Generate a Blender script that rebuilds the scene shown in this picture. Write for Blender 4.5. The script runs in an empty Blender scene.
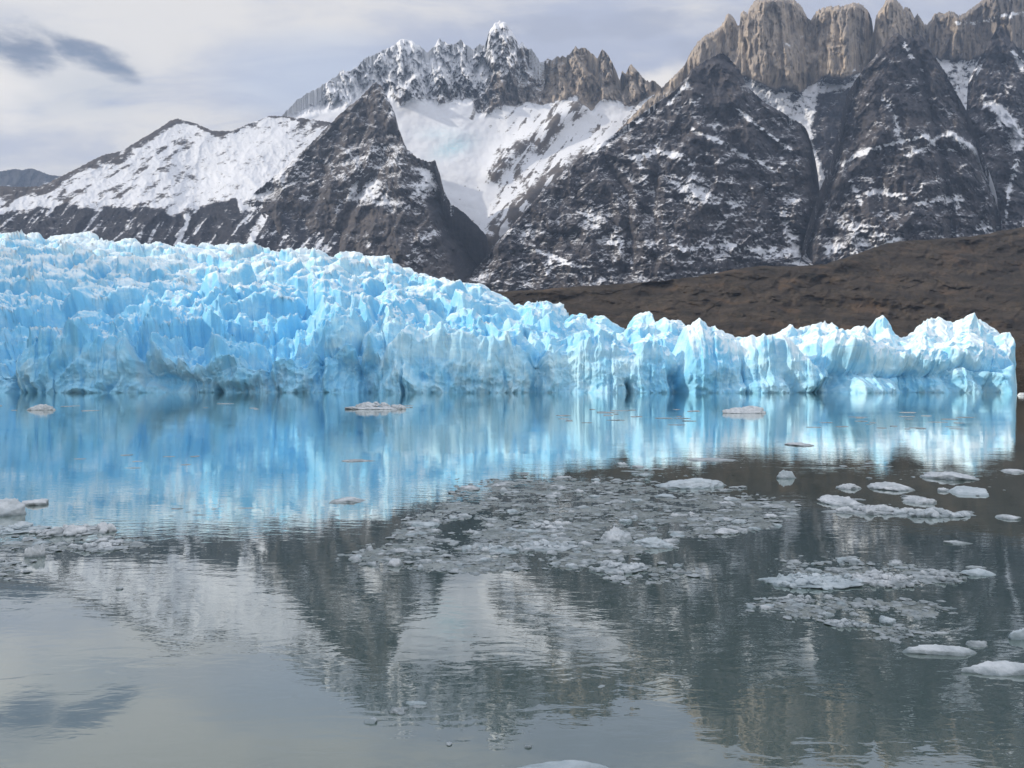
import bpy, math, random
import numpy as np

C = bpy.context.scene.collection
F = 800.0          # focal length in pixels of a 1024 wide frame
CX, CY = 512.0, 384.0
EYE = 4.0          # eye height over the lake, metres
rng = np.random.default_rng(11)
random.seed(5)

# ------------------------------------------------------------------ noise
_perm = np.random.default_rng(3).permutation(4096).astype(np.int64)
def _h(ix, iy, iz=0, seed=0):
    a = _perm[(ix + seed * 131) & 4095]
    b = _perm[(a + iy) & 4095]
    return _perm[(b + iz) & 4095]

_GA = np.arange(4096) * (6.2831853 / 4096.0) * 7.0
_GX = np.cos(_GA).astype(np.float32); _GY = np.sin(_GA).astype(np.float32)
_perm32 = _perm.astype(np.int32)
def perlin2(x, y, seed=0):
    x, y = np.broadcast_arrays(np.asarray(x), np.asarray(y))
    xi = np.floor(x); yi = np.floor(y)
    xf = (x - xi).astype(np.float32); yf = (y - yi).astype(np.float32)
    xi = xi.astype(np.int32) + seed * 131; yi = yi.astype(np.int32)
    u = xf * xf * xf * (xf * (xf * 6 - 15) + 10)
    v = yf * yf * yf * (yf * (yf * 6 - 15) + 10)
    pa = _perm32[xi & 4095] + yi; pb = _perm32[(xi + 1) & 4095] + yi
    def g(p, dx, dy):
        hh = _perm32[p & 4095]
        return _GX[hh] * (xf - dx) + _GY[hh] * (yf - dy)
    n0 = g(pa, 0, 0); n0 = n0 + (g(pb, 1, 0) - n0) * u
    n1 = g(pa + 1, 0, 1); n1 = n1 + (g(pb + 1, 1, 1) - n1) * u
    return 1.45 * (n0 + (n1 - n0) * v).astype(np.float64)

def perlin3(x, y, z=None, seed=0):
    if z is None:
        return perlin2(x, y, seed)
    x, y, z = np.broadcast_arrays(x, y, z)
    xi = np.floor(x).astype(np.int64); yi = np.floor(y).astype(np.int64); zi = np.floor(z).astype(np.int64)
    xf = x - xi; yf = y - yi; zf = z - zi
    u = xf * xf * xf * (xf * (xf * 6 - 15) + 10)
    v = yf * yf * yf * (yf * (yf * 6 - 15) + 10)
    w = zf * zf * zf * (zf * (zf * 6 - 15) + 10)
    def g(dx, dy, dz):
        hh = _h(xi + dx, yi + dy, zi + dz, seed)
        th = hh * (6.2831853 / 4096.0) * 7.0
        cz = ((hh * 37) & 4095) / 2047.5 - 1.0
        r = np.sqrt(np.maximum(0, 1 - cz * cz))
        return np.cos(th) * r * (xf - dx) + np.sin(th) * r * (yf - dy) + cz * (zf - dz)
    def lerp(a, b, t): return a + (b - a) * t
    return 1.6 * lerp(lerp(lerp(g(0,0,0), g(1,0,0), u), lerp(g(0,1,0), g(1,1,0), u), v),
                      lerp(lerp(g(0,0,1), g(1,0,1), u), lerp(g(0,1,1), g(1,1,1), u), v), w)

def fbm(x, y, z=None, oct=4, seed=0, gain=0.5):
    t = 0; a = 1; n = 0; f = 1.0
    for k in range(oct):
        t = t + a * perlin3(x * f, y * f, None if z is None else z * f, seed + k)
        n += a; a *= gain; f *= 2.03
    return t / n

def ridged(x, y, z=None, oct=4, seed=0, gain=0.5):
    t = 0; a = 1; n = 0; f = 1.0
    for k in range(oct):
        r = 1 - np.abs(perlin3(x * f, y * f, None if z is None else z * f, seed + k)) * 1.5
        t = t + a * np.clip(r, 0, 1) ** 2
        n += a; a *= gain; f *= 2.03
    return t / n

def worley(x, y, seed=0, jit=0.9):
    xi = np.floor(x).astype(np.int64); yi = np.floor(y).astype(np.int64)
    f1 = np.full(x.shape, 9.0); f2 = np.full(x.shape, 9.0)
    hid = np.zeros(x.shape, np.int64); ox = np.zeros(x.shape); oy = np.zeros(x.shape)
    for i in (-1, 0, 1):
        for j in (-1, 0, 1):
            hh = _h(xi + i, yi + j, 7, seed)
            px = xi + i + 0.5 + jit * (hh / 4096.0 - 0.5)
            py = yi + j + 0.5 + jit * (((hh * 61) & 4095) / 4096.0 - 0.5)
            dx = x - px; dy = y - py
            d = np.sqrt(dx * dx + dy * dy)
            m = d < f1
            f2 = np.where(m, f1, np.minimum(f2, d))
            f1 = np.where(m, d, f1)
            hid = np.where(m, hh, hid); ox = np.where(m, dx, ox); oy = np.where(m, dy, oy)
    return f1, f2, hid, ox, oy

def sstep(a, b, x):
    t = np.clip((x - a) / (b - a), 0, 1)
    return t * t * (3 - 2 * t)

def interp(pts, x):
    p = np.array(pts, float)
    return np.interp(x, p[:, 0], p[:, 1])

def seg_dist(px, py, pts):
    """distance to a polyline and the 0..1 position along it"""
    best = np.full(px.shape, 1e9); tt = np.zeros(px.shape)
    n = len(pts) - 1
    for k in range(n):
        (ax, ay), (bx, by) = pts[k], pts[k + 1]
        dx, dy = bx - ax, by - ay
        t = np.clip(((px - ax) * dx + (py - ay) * dy) / (dx * dx + dy * dy + 1e-9), 0, 1)
        d = np.hypot(px - ax - t * dx, py - ay - t * dy)
        m = d < best
        best = np.where(m, d, best); tt = np.where(m, (k + t) / n, tt)
    return best, tt

def poly_sd(px, py, pts):
    """signed distance to a polygon, positive inside"""
    d, _ = seg_dist(px, py, pts + [pts[0]])
    ins = np.zeros(px.shape, bool)
    for k in range(len(pts)):
        (ax, ay), (bx, by) = pts[k], pts[(k + 1) % len(pts)]
        if ay == by: continue
        c = ((ay > py) != (by > py)) & (px < (bx - ax) * (py - ay) / (by - ay) + ax)
        ins ^= c
    return np.where(ins, d, -d)

# ------------------------------------------------------------------ mesh helpers
def grid_mesh(name, X, Y, Z, mat, attrs=None, flip=False, smooth=True):
    R, N = X.shape
    co = np.stack([X, Y, Z], -1).reshape(-1, 3).astype(np.float32)
    i = np.arange((R - 1) * (N - 1)); r = i // (N - 1); c = i % (N - 1)
    a = r * N + c
    q = np.stack([a, a + 1, a + N + 1, a + N], -1)
    if flip: q = q[:, ::-1]
    return raw_mesh(name, co, q.astype(np.int32), mat, attrs, smooth)

def raw_mesh(name, co, faces, mat, attrs=None, smooth=True):
    me = bpy.data.meshes.new(name)
    nf, k = faces.shape
    me.vertices.add(len(co)); me.vertices.foreach_set('co', np.ascontiguousarray(co, np.float32).ravel())
    me.loops.add(nf * k); me.loops.foreach_set('vertex_index', np.ascontiguousarray(faces, np.int32).ravel())
    me.polygons.add(nf)
    me.polygons.foreach_set('loop_start', np.arange(0, nf * k, k, dtype=np.int32))
    me.update(calc_edges=True)
    me.polygons.foreach_set('use_smooth', np.full(nf, smooth))
    for an, av in (attrs or {}).items():
        at = me.attributes.new(an, 'FLOAT', 'POINT')
        at.data.foreach_set('value', np.ascontiguousarray(av, np.float32).ravel())
    me.materials.append(mat)
    me.update()
    o = bpy.data.objects.new(name, me); C.objects.link(o)
    return o

def tag(o, label=None, cat=None, group=None, kind=None):
    if label: o['label'] = label
    if cat: o['category'] = cat
    if group: o['group'] = group
    if kind: o['kind'] = kind
    return o

# ------------------------------------------------------------------ node helpers
class NT:
    def __init__(s, tree): s.t = tree; s.t.nodes.clear()
    def n(s, typ, **kw):
        nd = s.t.nodes.new(typ)
        for k, v in kw.items():
            if k.startswith('i_'):
                key = k[2:]
                key = int(key) if key.isdigit() else key.replace('_', ' ')
                s.set(nd.inputs[key], v)
            else: setattr(nd, k, v)
        return nd
    def set(s, inp, v):
        if isinstance(v, bpy.types.NodeSocket): s.t.links.new(v, inp)
        else: inp.default_value = v
    def math(s, op, a, b=None, c=None, clamp=False):
        nd = s.t.nodes.new('ShaderNodeMath'); nd.operation = op; nd.use_clamp = clamp
        for k, v in enumerate((a, b, c)):
            if v is not None: s.set(nd.inputs[k], v)
        return nd.outputs[0]
    def ramp(s, v, lo, hi, a=0.0, b=1.0):
        nd = s.t.nodes.new('ShaderNodeMapRange'); nd.interpolation_type = 'SMOOTHSTEP'
        s.set(nd.inputs[0], v); nd.inputs[1].default_value = lo; nd.inputs[2].default_value = hi
        nd.inputs[3].default_value = a; nd.inputs[4].default_value = b
        return nd.outputs[0]
    def mix(s, f, a, b):
        nd = s.t.nodes.new('ShaderNodeMix'); nd.data_type = 'RGBA'
        s.set(nd.inputs[0], f)
        for i, v in ((6, a), (7, b)):
            if isinstance(v, tuple) and len(v) == 3: v = v + (1,)
            s.set(nd.inputs[i], v)
        return nd.outputs[2]
    def noise(s, vec, scale, detail=4, rough=0.55, dist=0.0):
        nd = s.t.nodes.new('ShaderNodeTexNoise')
        if vec is not None: s.set(nd.inputs['Vector'], vec)
        nd.inputs['Scale'].default_value = scale; nd.inputs['Detail'].default_value = detail
        nd.inputs['Roughness'].default_value = rough; nd.inputs['Distortion'].default_value = dist
        return nd.outputs['Fac']
    def mapping(s, vec, scale=(1,1,1), rot=(0,0,0), loc=(0,0,0)):
        nd = s.t.nodes.new('ShaderNodeMapping')
        s.set(nd.inputs['Vector'], vec); nd.inputs['Scale'].default_value = scale
        nd.inputs['Rotation'].default_value = rot; nd.inputs['Location'].default_value = loc
        return nd.outputs[0]
    def attr(s, name):
        nd = s.t.nodes.new('ShaderNodeAttribute'); nd.attribute_name = name
        return nd.outputs['Fac']

def new_mat(name):
    m = bpy.data.materials.new(name); m.use_nodes = True
    nt = NT(m.node_tree)
    out = nt.n('ShaderNodeOutputMaterial')
    return m, nt, out

# ------------------------------------------------------------------ materials
def mountain_material():
    m, nt, out = new_mat('mountain_rock_and_snow')
    pos = nt.n('ShaderNodeNewGeometry')
    P = pos.outputs['Position']
    nz = nt.n('ShaderNodeSeparateXYZ', i_0=pos.outputs['Normal']).outputs[2]
    snow, granite, forest = nt.attr('snow'), nt.attr('granite'), nt.attr('forest')
    # rock colours
    strata = nt.noise(nt.mapping(P, (0.003, 0.003, 0.013)), 1.0, 6, 0.65, 0.4)
    blot = nt.noise(P, 0.004, 5, 0.6)
    fine = nt.noise(P, 0.03, 4, 0.7)
    crag = nt.noise(nt.mapping(P, (1.0, 1.0, 1.6)), 0.028, 6, 0.78)
    dark = nt.mix(nt.ramp(strata, .35, .65), (0.040, 0.041, 0.051), (0.094, 0.084, 0.084))
    dark = nt.mix(nt.ramp(blot, .45, .62, 0, .65), dark, (0.060, 0.058, 0.066))
    dark = nt.mix(nt.ramp(crag, .40, .62, .75, 0), dark, (0.022, 0.023, 0.030))
    flute = nt.noise(nt.mapping(P, (0.018, 0.018, 0.0022)), 1.0, 5, 0.6, 0.3)
    gran = nt.mix(nt.ramp(flute, .33, .66), (0.215, 0.190, 0.170), (0.46, 0.38, 0.295))
    gran = nt.mix(nt.ramp(blot, .42, .65, 0, .55), gran, (0.25, 0.225, 0.205))
    rock = nt.mix(granite, dark, gran)
    tree = nt.mix(nt.ramp(fine, .35, .65), (0.017, 0.019, 0.028), (0.040, 0.039, 0.046))
    rock = nt.mix(forest, rock, tree)
    # snow lies where the cover attribute says, broken up by ledges and streaks
    led = nt.noise(nt.mapping(P, (0.0085, 0.0085, 0.062)), 1.0, 7, 0.72, 0.9)
    strk = nt.noise(nt.mapping(P, (0.026, 0.026, 0.006), rot=(0, 0.22, 0)), 1.0, 6, 0.68, 0.7)
    grain = nt.noise(nt.mapping(P, (1, 1, 1.7)), 0.050, 5, 0.76)
    s = nt.math('ADD', snow, nt.math('MULTIPLY', nt.math('SUBTRACT', led, .5), .85))
    s = nt.math('ADD', s, nt.math('MULTIPLY', nt.math('SUBTRACT', strk, .5), 0.85))
    s = nt.math('ADD', s, nt.math('MULTIPLY', nt.math('SUBTRACT', grain, .5), .9))
    s = nt.math('ADD', s, nt.math('MULTIPLY', nt.math('SUBTRACT', nz, .55), 0.30))
    fac = nt.ramp(s, .38, .70)
    ice = nt.attr('ice')
    snowcol = nt.mix(nt.math('MULTIPLY', ice, nt.ramp(grain, .3, .6)), (0.74, 0.76, 0.80), (0.50, 0.70, 0.78))
    col = nt.mix(fac, rock, snowcol)
    bump = nt.n('ShaderNodeBump', i_Strength=0.55, i_Distance=9.0)
    hsum = nt.math('ADD', nt.noise(P, 0.02, 6, 0.7), nt.math('MULTIPLY', led, 0.6))
    nt.set(bump.inputs['Height'], hsum)
    b = nt.n('ShaderNodeBsdfPrincipled', i_Base_Color=col, i_Roughness=0.9, i_Normal=bump.outputs[0])
    b.inputs['Specular IOR Level'].default_value = 0.15
    nt.set(out.inputs[0], b.outputs[0])
    return m

def hill_material():
    m, nt, out = new_mat('brown_scrub_hillside')
    pos = nt.n('ShaderNodeNewGeometry'); P = pos.outputs['Position']
    a = nt.noise(nt.mapping(P, (0.006, 0.006, 0.02)), 1.0, 6, 0.66, 0.5)
    f = nt.noise(P, 0.05, 5, 0.75)
    scr = nt.noise(P, 0.022, 7, 0.74, 0.4)
    col = nt.mix(nt.ramp(a, .35, .65), (0.038, 0.033, 0.029), (0.088, 0.071, 0.055))
    col = nt.mix(nt.ramp(f, .35, .7, 0, .7), col, (0.050, 0.040, 0.032))
    shr = nt.noise(P, 0.055, 6, .72)
    col = nt.mix(nt.ramp(nt.math('ADD', nt.math('MULTIPLY', scr, .6), nt.math('MULTIPLY', shr, .5)),   .55, .66, 0, .7), col, (0.021, 0.022, 0.017))
    r = nt.noise(P, 0.011, 3, 0.5)
    col = nt.mix(nt.ramp(r, .55, .70, 0, .6), col, (0.125, 0.086, 0.058))
    g = nt.noise(P, 0.12, 3, 0.6)
    col = nt.mix(nt.ramp(g, .66, .74, 0, .35), col, (0.20, 0.17, 0.14))
    bump = nt.n('ShaderNodeBump', i_Strength=0.9, i_Distance=9.0)
    nt.set(bump.inputs['Height'], nt.math('ADD', f, nt.math('MULTIPLY', scr, .8)))
    b = nt.n('ShaderNodeBsdfPrincipled', i_Base_Color=col, i_Roughness=0.95, i_Normal=bump.outputs[0])
    b.inputs['Specular IOR Level'].default_value = 0.1
    nt.set(out.inputs[0], b.outputs[0])
    return m

def glacier_material():
    m, nt, out = new_mat('glacier_ice')
    pos = nt.n('ShaderNodeNewGeometry'); P = pos.outputs['Position']
    nz = nt.n('ShaderNodeSeparateXYZ', i_0=pos.outputs['Normal']).outputs[2]
    crust_and_sun = nt.attr('crust_and_sun'); grey = nt.attr('grey')
    big = nt.noise(P, 0.018, 4, 0.6, 0.4)
    med = nt.noise(P, 0.09, 5, 0.62, 0.5)
    fine = nt.noise(P, 0.5, 4, 0.65)
    band = nt.noise(nt.mapping(P, (0.03, 0.03, 0.45), rot=(0.25, 0.35, 0)), 1.0, 4, 0.6, 0.8)
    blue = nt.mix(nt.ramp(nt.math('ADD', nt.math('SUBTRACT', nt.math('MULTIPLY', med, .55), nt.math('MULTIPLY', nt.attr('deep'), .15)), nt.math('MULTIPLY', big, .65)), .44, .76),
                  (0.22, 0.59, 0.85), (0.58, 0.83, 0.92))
    blue = nt.mix(nt.ramp(band, .52, .66, 0, .30), blue, (0.18, 0.52, 0.84))
    old = nt.mix(nt.ramp(med, .35, .7), (0.38, 0.68, 0.80), (0.62, 0.82, 0.88))
    col = nt.mix(nt.math('MULTIPLY', grey, nt.ramp(big, .30, .62, .35, 1.0)), blue, old)
    # weathered white on upward facing and convex ice, plus painted sunlit white
    cf = nt.math('ADD', nt.math('MULTIPLY', nz, .85), crust_and_sun)
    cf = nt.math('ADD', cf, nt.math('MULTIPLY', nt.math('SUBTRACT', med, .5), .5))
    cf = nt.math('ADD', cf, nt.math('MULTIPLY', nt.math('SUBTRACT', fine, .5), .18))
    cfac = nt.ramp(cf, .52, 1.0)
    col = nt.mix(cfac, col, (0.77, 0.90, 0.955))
    seam = nt.noise(nt.mapping(P, (0.010, 0.055, 0.02), rot=(0, 0, .12)), 1.0, 5, .6, .6)
    col = nt.mix(nt.ramp(seam, .60, .68, 0, .35), col, (0.42, 0.55, 0.62))
    dirt = nt.noise(P, 0.055, 6, 0.8, 1.0)
    col = nt.mix(nt.ramp(dirt, .70, .76, 0, .5), col, (0.22, 0.21, 0.19))
    bump = nt.n('ShaderNodeBump', i_Strength=0.45, i_Distance=0.7)
    nt.set(bump.inputs['Height'], nt.math('ADD', nt.noise(P, 0.35, 5, 0.6), nt.math('MULTIPLY', nt.noise(P, 1.4, 3, .6), .25)))
    b = nt.n('ShaderNodeBsdfPrincipled', i_Base_Color=col, i_Roughness=0.5, i_Normal=bump.outputs[0])
    b.inputs['IOR'].default_value = 1.31
    b.inputs['Specular IOR Level'].default_value = 0.3
    b.subsurface_method = 'RANDOM_WALK'
    b.inputs['Subsurface Weight'].default_value = SSS
    b.inputs['Subsurface Radius'].default_value = (0.35, 1.1, 2.0)
    b.inputs['Subsurface Scale'].default_value = 2.5
    nt.set(out.inputs[0], b.outputs[0])
    return m
SSS = 0.0

def floe_material(name, wet):
    m, nt, out = new_mat(name)
    tc = nt.n('ShaderNodeNewGeometry'); P = tc.outputs['Position']
    oi = nt.n('ShaderNodeObjectInfo')
    a = nt.noise(P, 3.0, 5, 0.65); f = nt.noise(P, 22.0, 4, 0.7)
    zz = nt.n('ShaderNodeSeparateXYZ', i_0=P).outputs[2]
    dry = nt.mix(nt.ramp(a, .35, .7), (0.47, 0.515, 0.535), (0.72, 0.75, 0.76))
    slush = nt.mix(nt.ramp(a, .35, .65), (0.19, 0.23, 0.24), (0.36, 0.405, 0.42))
    # meltwater soaks the ice next to the waterline
    h = nt.ramp(nt.math('ADD', zz, nt.math('MULTIPLY', nt.math('SUBTRACT', a, .5), .08)), 0.0, wet)
    col = nt.mix(h, slush, dry)
    col = nt.mix(nt.ramp(f, .62, .72, 0, .5), col, (0.82, 0.84, 0.85))
    tint = nt.mix(nt.ramp(oi.outputs['Random'], .5, 1.0, 0, .35), col, (0.42, 0.55, 0.60))
    bump = nt.n('ShaderNodeBump', i_Strength=0.6, i_Distance=0.03)
    nt.set(bump.inputs['Height'], nt.math('ADD', f, a))
    b = nt.n('ShaderNodeBsdfPrincipled', i_Base_Color=tint, i_Roughness=0.45, i_Normal=bump.outputs[0])
    b.inputs['IOR'].default_value = 1.31
    nt.set(out.inputs[0], b.outputs[0])
    return m

def water_material():
    m, nt, out = new_mat('glacial_lake_water')
    P = nt.n('ShaderNodeNewGeometry').outputs['Position']
    r1 = nt.noise(nt.mapping(P, (1.5, 3.4, 1.0), rot=(0, 0, 0.18)), 1.0, 3, 0.5, 0.5)
    r2 = nt.noise(nt.mapping(P, (6.0, 9.0, 1.0), rot=(0, 0, -0.3)), 1.0, 2, 0.5)
    r0 = nt.noise(nt.mapping(P, (0.16, 0.30, 1.0), rot=(0, 0, 0.4)), 1.0, 3, 0.5)
    calm = nt.ramp(nt.noise(nt.mapping(P, (0.05, 0.12, 1.0)), 1.0, 3, 0.55), .35, .65, 0.35, 1.25)
    h = nt.math('ADD', nt.math('MULTIPLY', r1, 0.0034), nt.math('MULTIPLY', r2, 0.0006))
    h = nt.math('ADD', nt.math('MULTIPLY', h, calm), nt.math('MULTIPLY', r0, 0.007))
    bump = nt.n('ShaderNodeBump', i_Strength=1.0, i_Distance=1.0); nt.set(bump.inputs['Height'], h)
    silt = nt.noise(nt.mapping(P, (0.02, 0.02, 1)), 1.0, 3, 0.5)
    body = nt.mix(nt.ramp(silt, .3, .7), (0.070, 0.108, 0.092), (0.084, 0.122, 0.104))
    d = nt.n('ShaderNodeBsdfDiffuse', i_Color=body)
    g = nt.n('ShaderNodeBsdfGlossy', i_Color=(0.94, 0.97, 0.96, 1), i_Roughness=0.008, i_Normal=bump.outputs[0])
    lw = nt.n('ShaderNodeLayerWeight', i_Blend=0.5, i_Normal=bump.outputs[0])
    fr = nt.math('POWER', lw.outputs['Facing'], 2.1, clamp=True)
    mx = nt.n('ShaderNodeMixShader', i_0=fr, i_1=d.outputs[0], i_2=g.outputs[0])
    nt.set(out.inputs[0], mx.outputs[0])
    return m

M_MOUNT = mountain_material()
M_HILL = hill_material()
M_WATER = water_material()
SSS = 0.0
M_ICE = glacier_material()
M_FLOE = floe_material('weathered_floe_ice', 0.10)
def slush_material():
    m, nt, out = new_mat('wet_slush')
    P = nt.n('ShaderNodeNewGeometry').outputs['Position']
    f = nt.noise(P, 14.0, 5, 0.75); a = nt.noise(P, 1.4, 4, 0.6)
    col = nt.mix(nt.ramp(nt.math('ADD', nt.math('MULTIPLY', f, .6), nt.math('MULTIPLY', a, .4)), .40, .62), (0.095, 0.120, 0.112), (0.32, 0.355, 0.345))
    bump = nt.n('ShaderNodeBump', i_Strength=0.7, i_Distance=0.02); nt.set(bump.inputs['Height'], f)
    b = nt.n('ShaderNodeBsdfPrincipled', i_Base_Color=col, i_Roughness=0.35, i_Normal=bump.outputs[0])
    b.inputs['IOR'].default_value = 1.31
    nt.set(out.inputs[0], b.outputs[0])
    return m
M_SLUSH = slush_material()
M_BRASH = floe_material('wet_brash_ice', 0.16)

# ------------------------------------------------------------------ mountains
def mountain(name, crest, foot, D, apex_y, slope_run, spine=None, flank=0.0, relief=None, cover=None,
             step=0.8, jag=1.0, seed=0, x0=None, x1=None, rows=None, jag_scale=4.0, back=900.0):
    """A mountainside whose crest follows the given bearings and elevations at distance D.
    slope_run: metres the face comes forward per metre it drops; flank: metres it recedes per metre away from its spine."""
    x0 = crest[0][0] if x0 is None else x0
    x1 = crest[-1][0] if x1 is None else x1
    px = np.arange(x0, x1 + step, step)
    top = interp(crest, px)
    top = top - jag * (ridged(px / jag_scale, px * 0 + seed * 3.1, oct=3, seed=seed) - 0.45) * 1.6 * sstep(0, 25, foot - top)
    n = rows or int((foot - top.min()) / 0.85)
    t = np.linspace(0, 1, n) ** 1.05
    PX = np.broadcast_to(px, (n, len(px))).copy()
    PY = top[None] + (np.maximum(foot, top + 2) - top)[None] * t[:, None]
    k = D / F
    xm = (PX - CX) * k; zm = (CY - PY) * k
    dep = D - slope_run * (PY - apex_y) * k
    if spine is not None:
        sx = interp([(b, a) for a, b in spine], PY)
        dep = dep + flank * np.sqrt((PX - sx) ** 2 + 6 ** 2) * k
    if relief is not None:
        dep = dep - relief(PX, PY, xm, zm) * sstep(0, 6, PY - top[None] + 1.0)
    A = cover(PX, PY, xm, zm) if cover else {}
    X = (PX - CX) / F * dep; Y = dep; Z = EYE + (CY - PY) / F * dep
    # the far side of the ridge
    bx, by, bz = [], [], []
    for j in (4, 3, 2, 1):
        f = j / 4.0
        bx.append(X[0] * (1 + f * back / Y[0])); by.append(Y[0] + f * back)
        bz.append(np.maximum(Z[0] - f * back * 1.3, -5))
    X = np.vstack([np.array(bx), X]); Y = np.vstack([np.array(by), Y]); Z = np.vstack([np.array(bz), Z])
    AA = {}
    for an in ('snow', 'granite', 'forest', 'ice'):
        v = A.get(an, 0.0)
        v = np.broadcast_to(v, PX.shape)
        AA[an] = np.vstack([np.repeat(v[:1], 4, 0), v])
    o = grid_mesh(name, X, Y, Z, M_MOUNT, AA, flip=True)
    tag(o, kind='structure')
    return o

def gully(PX, PY, pts, width, depth):
    d, t = seg_dist(PX, PY, pts)
    return depth * np.exp(-(d / width) ** 2) * (0.5 + 0.5 * t)

def rough(xm, zm, amp=1.0, seed=0, sx=1.0, sz=1.0):
    """rock relief in metres toward the viewer"""
    r = ridged(xm / (520 * sx), zm / (620 * sz), oct=5, seed=seed, gain=0.55) * 230
    r += fbm(xm / (180 * sx), zm / (180 * sz), oct=4, seed=seed + 9, gain=0.6) * 60
    return amp * (r - 120)

def crags(xm, zm, seed, sx, sz, amp, levels=3, tl=1.5):
    """angular faces of broken rock: tilted planes that meet in sharp edges"""
    r = 0; w = 22 * fbm(xm / 90, zm / 90, oct=3, seed=seed + 1)
    for k in range(levels):
        f1, f2, hid, ox, oy = worley((xm + w) / sx, (zm + w) / sz, seed + 2 * k)
        h1 = hid / 4096.0; h2 = ((hid * 57) & 4095) / 4096.0; h3 = ((hid * 149) & 4095) / 4096.0
        r = r + amp * ((h1 - .5) + tl * ((h2 - .5) * 2 * ox + (h3 - .5) * oy)) * (0.35 + .65 * sstep(0, .16, f2 - f1))
        sx *= .43; sz *= .45; amp *= .5
    return r

def terrace(xm, zm, amp, wl, seed, tilt=0.05):
    q = (zm + xm * tilt + 40 * fbm(xm / 400, zm / 400, oct=3, seed=seed)) / wl
    fr = q - np.floor(q)
    return -amp * (sstep(0.0, 0.75, fr) - fr)

# --- far hills on the left horizon
def cov_far(PX, PY, xm, zm):
    s = 0.05 + 0.55 * sstep(0, 8, PY - 178) * sstep(-.1, .3, fbm(PX / 18, PY / 8, oct=3, seed=5))
    return dict(snow=s, forest=0.95)
mountain('distant_mountain', [(-260, 150), (-160, 172), (-60, 178), (0, 171), (14, 169), (24, 170), (30, 168), (40, 171), (50, 175), (62, 176), (80, 180), (120, 190), (180, 200)],
         216, 12500, 168, 1.6, relief=lambda PX, PY, xm, zm: rough(xm, zm, 1.0, 4), cover=cov_far, jag=0.8, seed=2)

# --- left snow mountain
crestB = [(-330, 150), (-220, 176), (-140, 192), (-60, 190), (0, 186), (20, 187), (40, 186), (50, 182), (64, 175), (78, 168), (95, 159), (105, 154.5), (122, 151), (136, 142), (150, 134),
          (164, 125), (170, 121), (177, 118.5), (186, 121), (195, 123), (204, 127), (211, 130), (221, 131), (233, 130.5), (245, 125), (256, 121), (262, 119),
          (268, 116), (282, 116), (300, 118), (330, 122), (360, 130)]
def rel_B(PX, PY, xm, zm):
    r = rough(xm, zm, 0.55, 21) * (0.45 + 0.55 * sstep(195, 225, PY))
    # streaks that run down toward the lower left
    q = (xm * 0.62 + zm * 0.9)
    p = (xm * 0.9 - zm * 0.62)
    r += 22 * ridged(p / 900 + fbm(xm / 300, zm / 300, seed=24), q / 170, oct=4, seed=23, gain=.6) * sstep(130, 160, PY)
    r += -110 * np.exp(-((PX - 195 - (PY - 160) * .1) / 26) ** 2) * sstep(125, 175, PY)
    return r
def cov_B(PX, PY, xm, zm):
    topB = interp(crestB, PX)
    dd = PY - topB
    s = 0.92 + 0 * PX
    n = fbm(PX / 30, PY / 14, oct=4, seed=31)
    # bare rock under the summit ridge
    rim = np.where(PX < 160, 9, np.where(PX < 240, 6.5, 4.5)) + 11 * n
    s -= (0.52 - .5 * fbm(PX / 7, PY / 5, oct=3, seed=36)) * (1 - sstep(0.5, 1.25, dd / np.maximum(rim, 1.5)))
    # scattered outcrops, in streaks
    q = PX * 0.5 + PY * 0.87; p = PX * .87 - PY * .5
    s -= 0.50 * sstep(-0.20, 0.42, fbm(p / 26, q / 7, oct=5, seed=33, gain=.6)) * (0.62 + 0.5 * sstep(215, 150, PX) + 0.35 * sstep(260, 320, PX))
    s -= .22 * sstep(.0, .4, fbm(PX / 12, PY / 5, oct=4, seed=34))
    s -= 0.5 * np.exp(-((PX - 193) / 6) ** 2 - ((PY - 178) / 4) ** 2)
    s -= 0.45 * np.exp(-((PX - 182) / 9) ** 2 - ((PY - 143) / 4) ** 2)
    # timber below the snow line
    line = interp([(-300, 215), (0, 213), (30, 210), (60, 205), (75, 204), (98, 209), (115, 205), (130, 208), (160, 206), (172, 216), (185, 212), (215, 200), (236, 198), (240, 212), (262, 207), (298, 199), (330, 190)], PX)
    fo = sstep(-2.5, 3.5, PY - line - 5 * fbm((PX + PY) / 12, (PX - PY) / 30, oct=3, seed=35))
    d2 = poly_sd(PX, PY, [(176, 205), (186, 222), (172, 246), (180, 246), (190, 222), (190, 205)])
    fo *= 1 - sstep(-1, 2, d2)
    d3, _ = seg_dist(PX, PY, [(268, 210), (258, 226), (247, 250)])
    fo *= 1 - 0.9 * sstep(5, 1.5, d3)
    s = s * (1 - fo) + fo * (0.20 + 0.40 * sstep(.05, .45, fbm((PX + PY * .8) / 8, (PX * .8 - PY) / 34, oct=4, seed=37)) + .10 * sstep(200, 320, PX))
    return dict(snow=s, forest=fo * 0.95, granite=.12 * (1 - fo))
mountain('left_mountain', crestB, 262, 6600, 118, 1.25, relief=rel_B, cover=cov_B, jag=1.0, seed=3)

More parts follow.
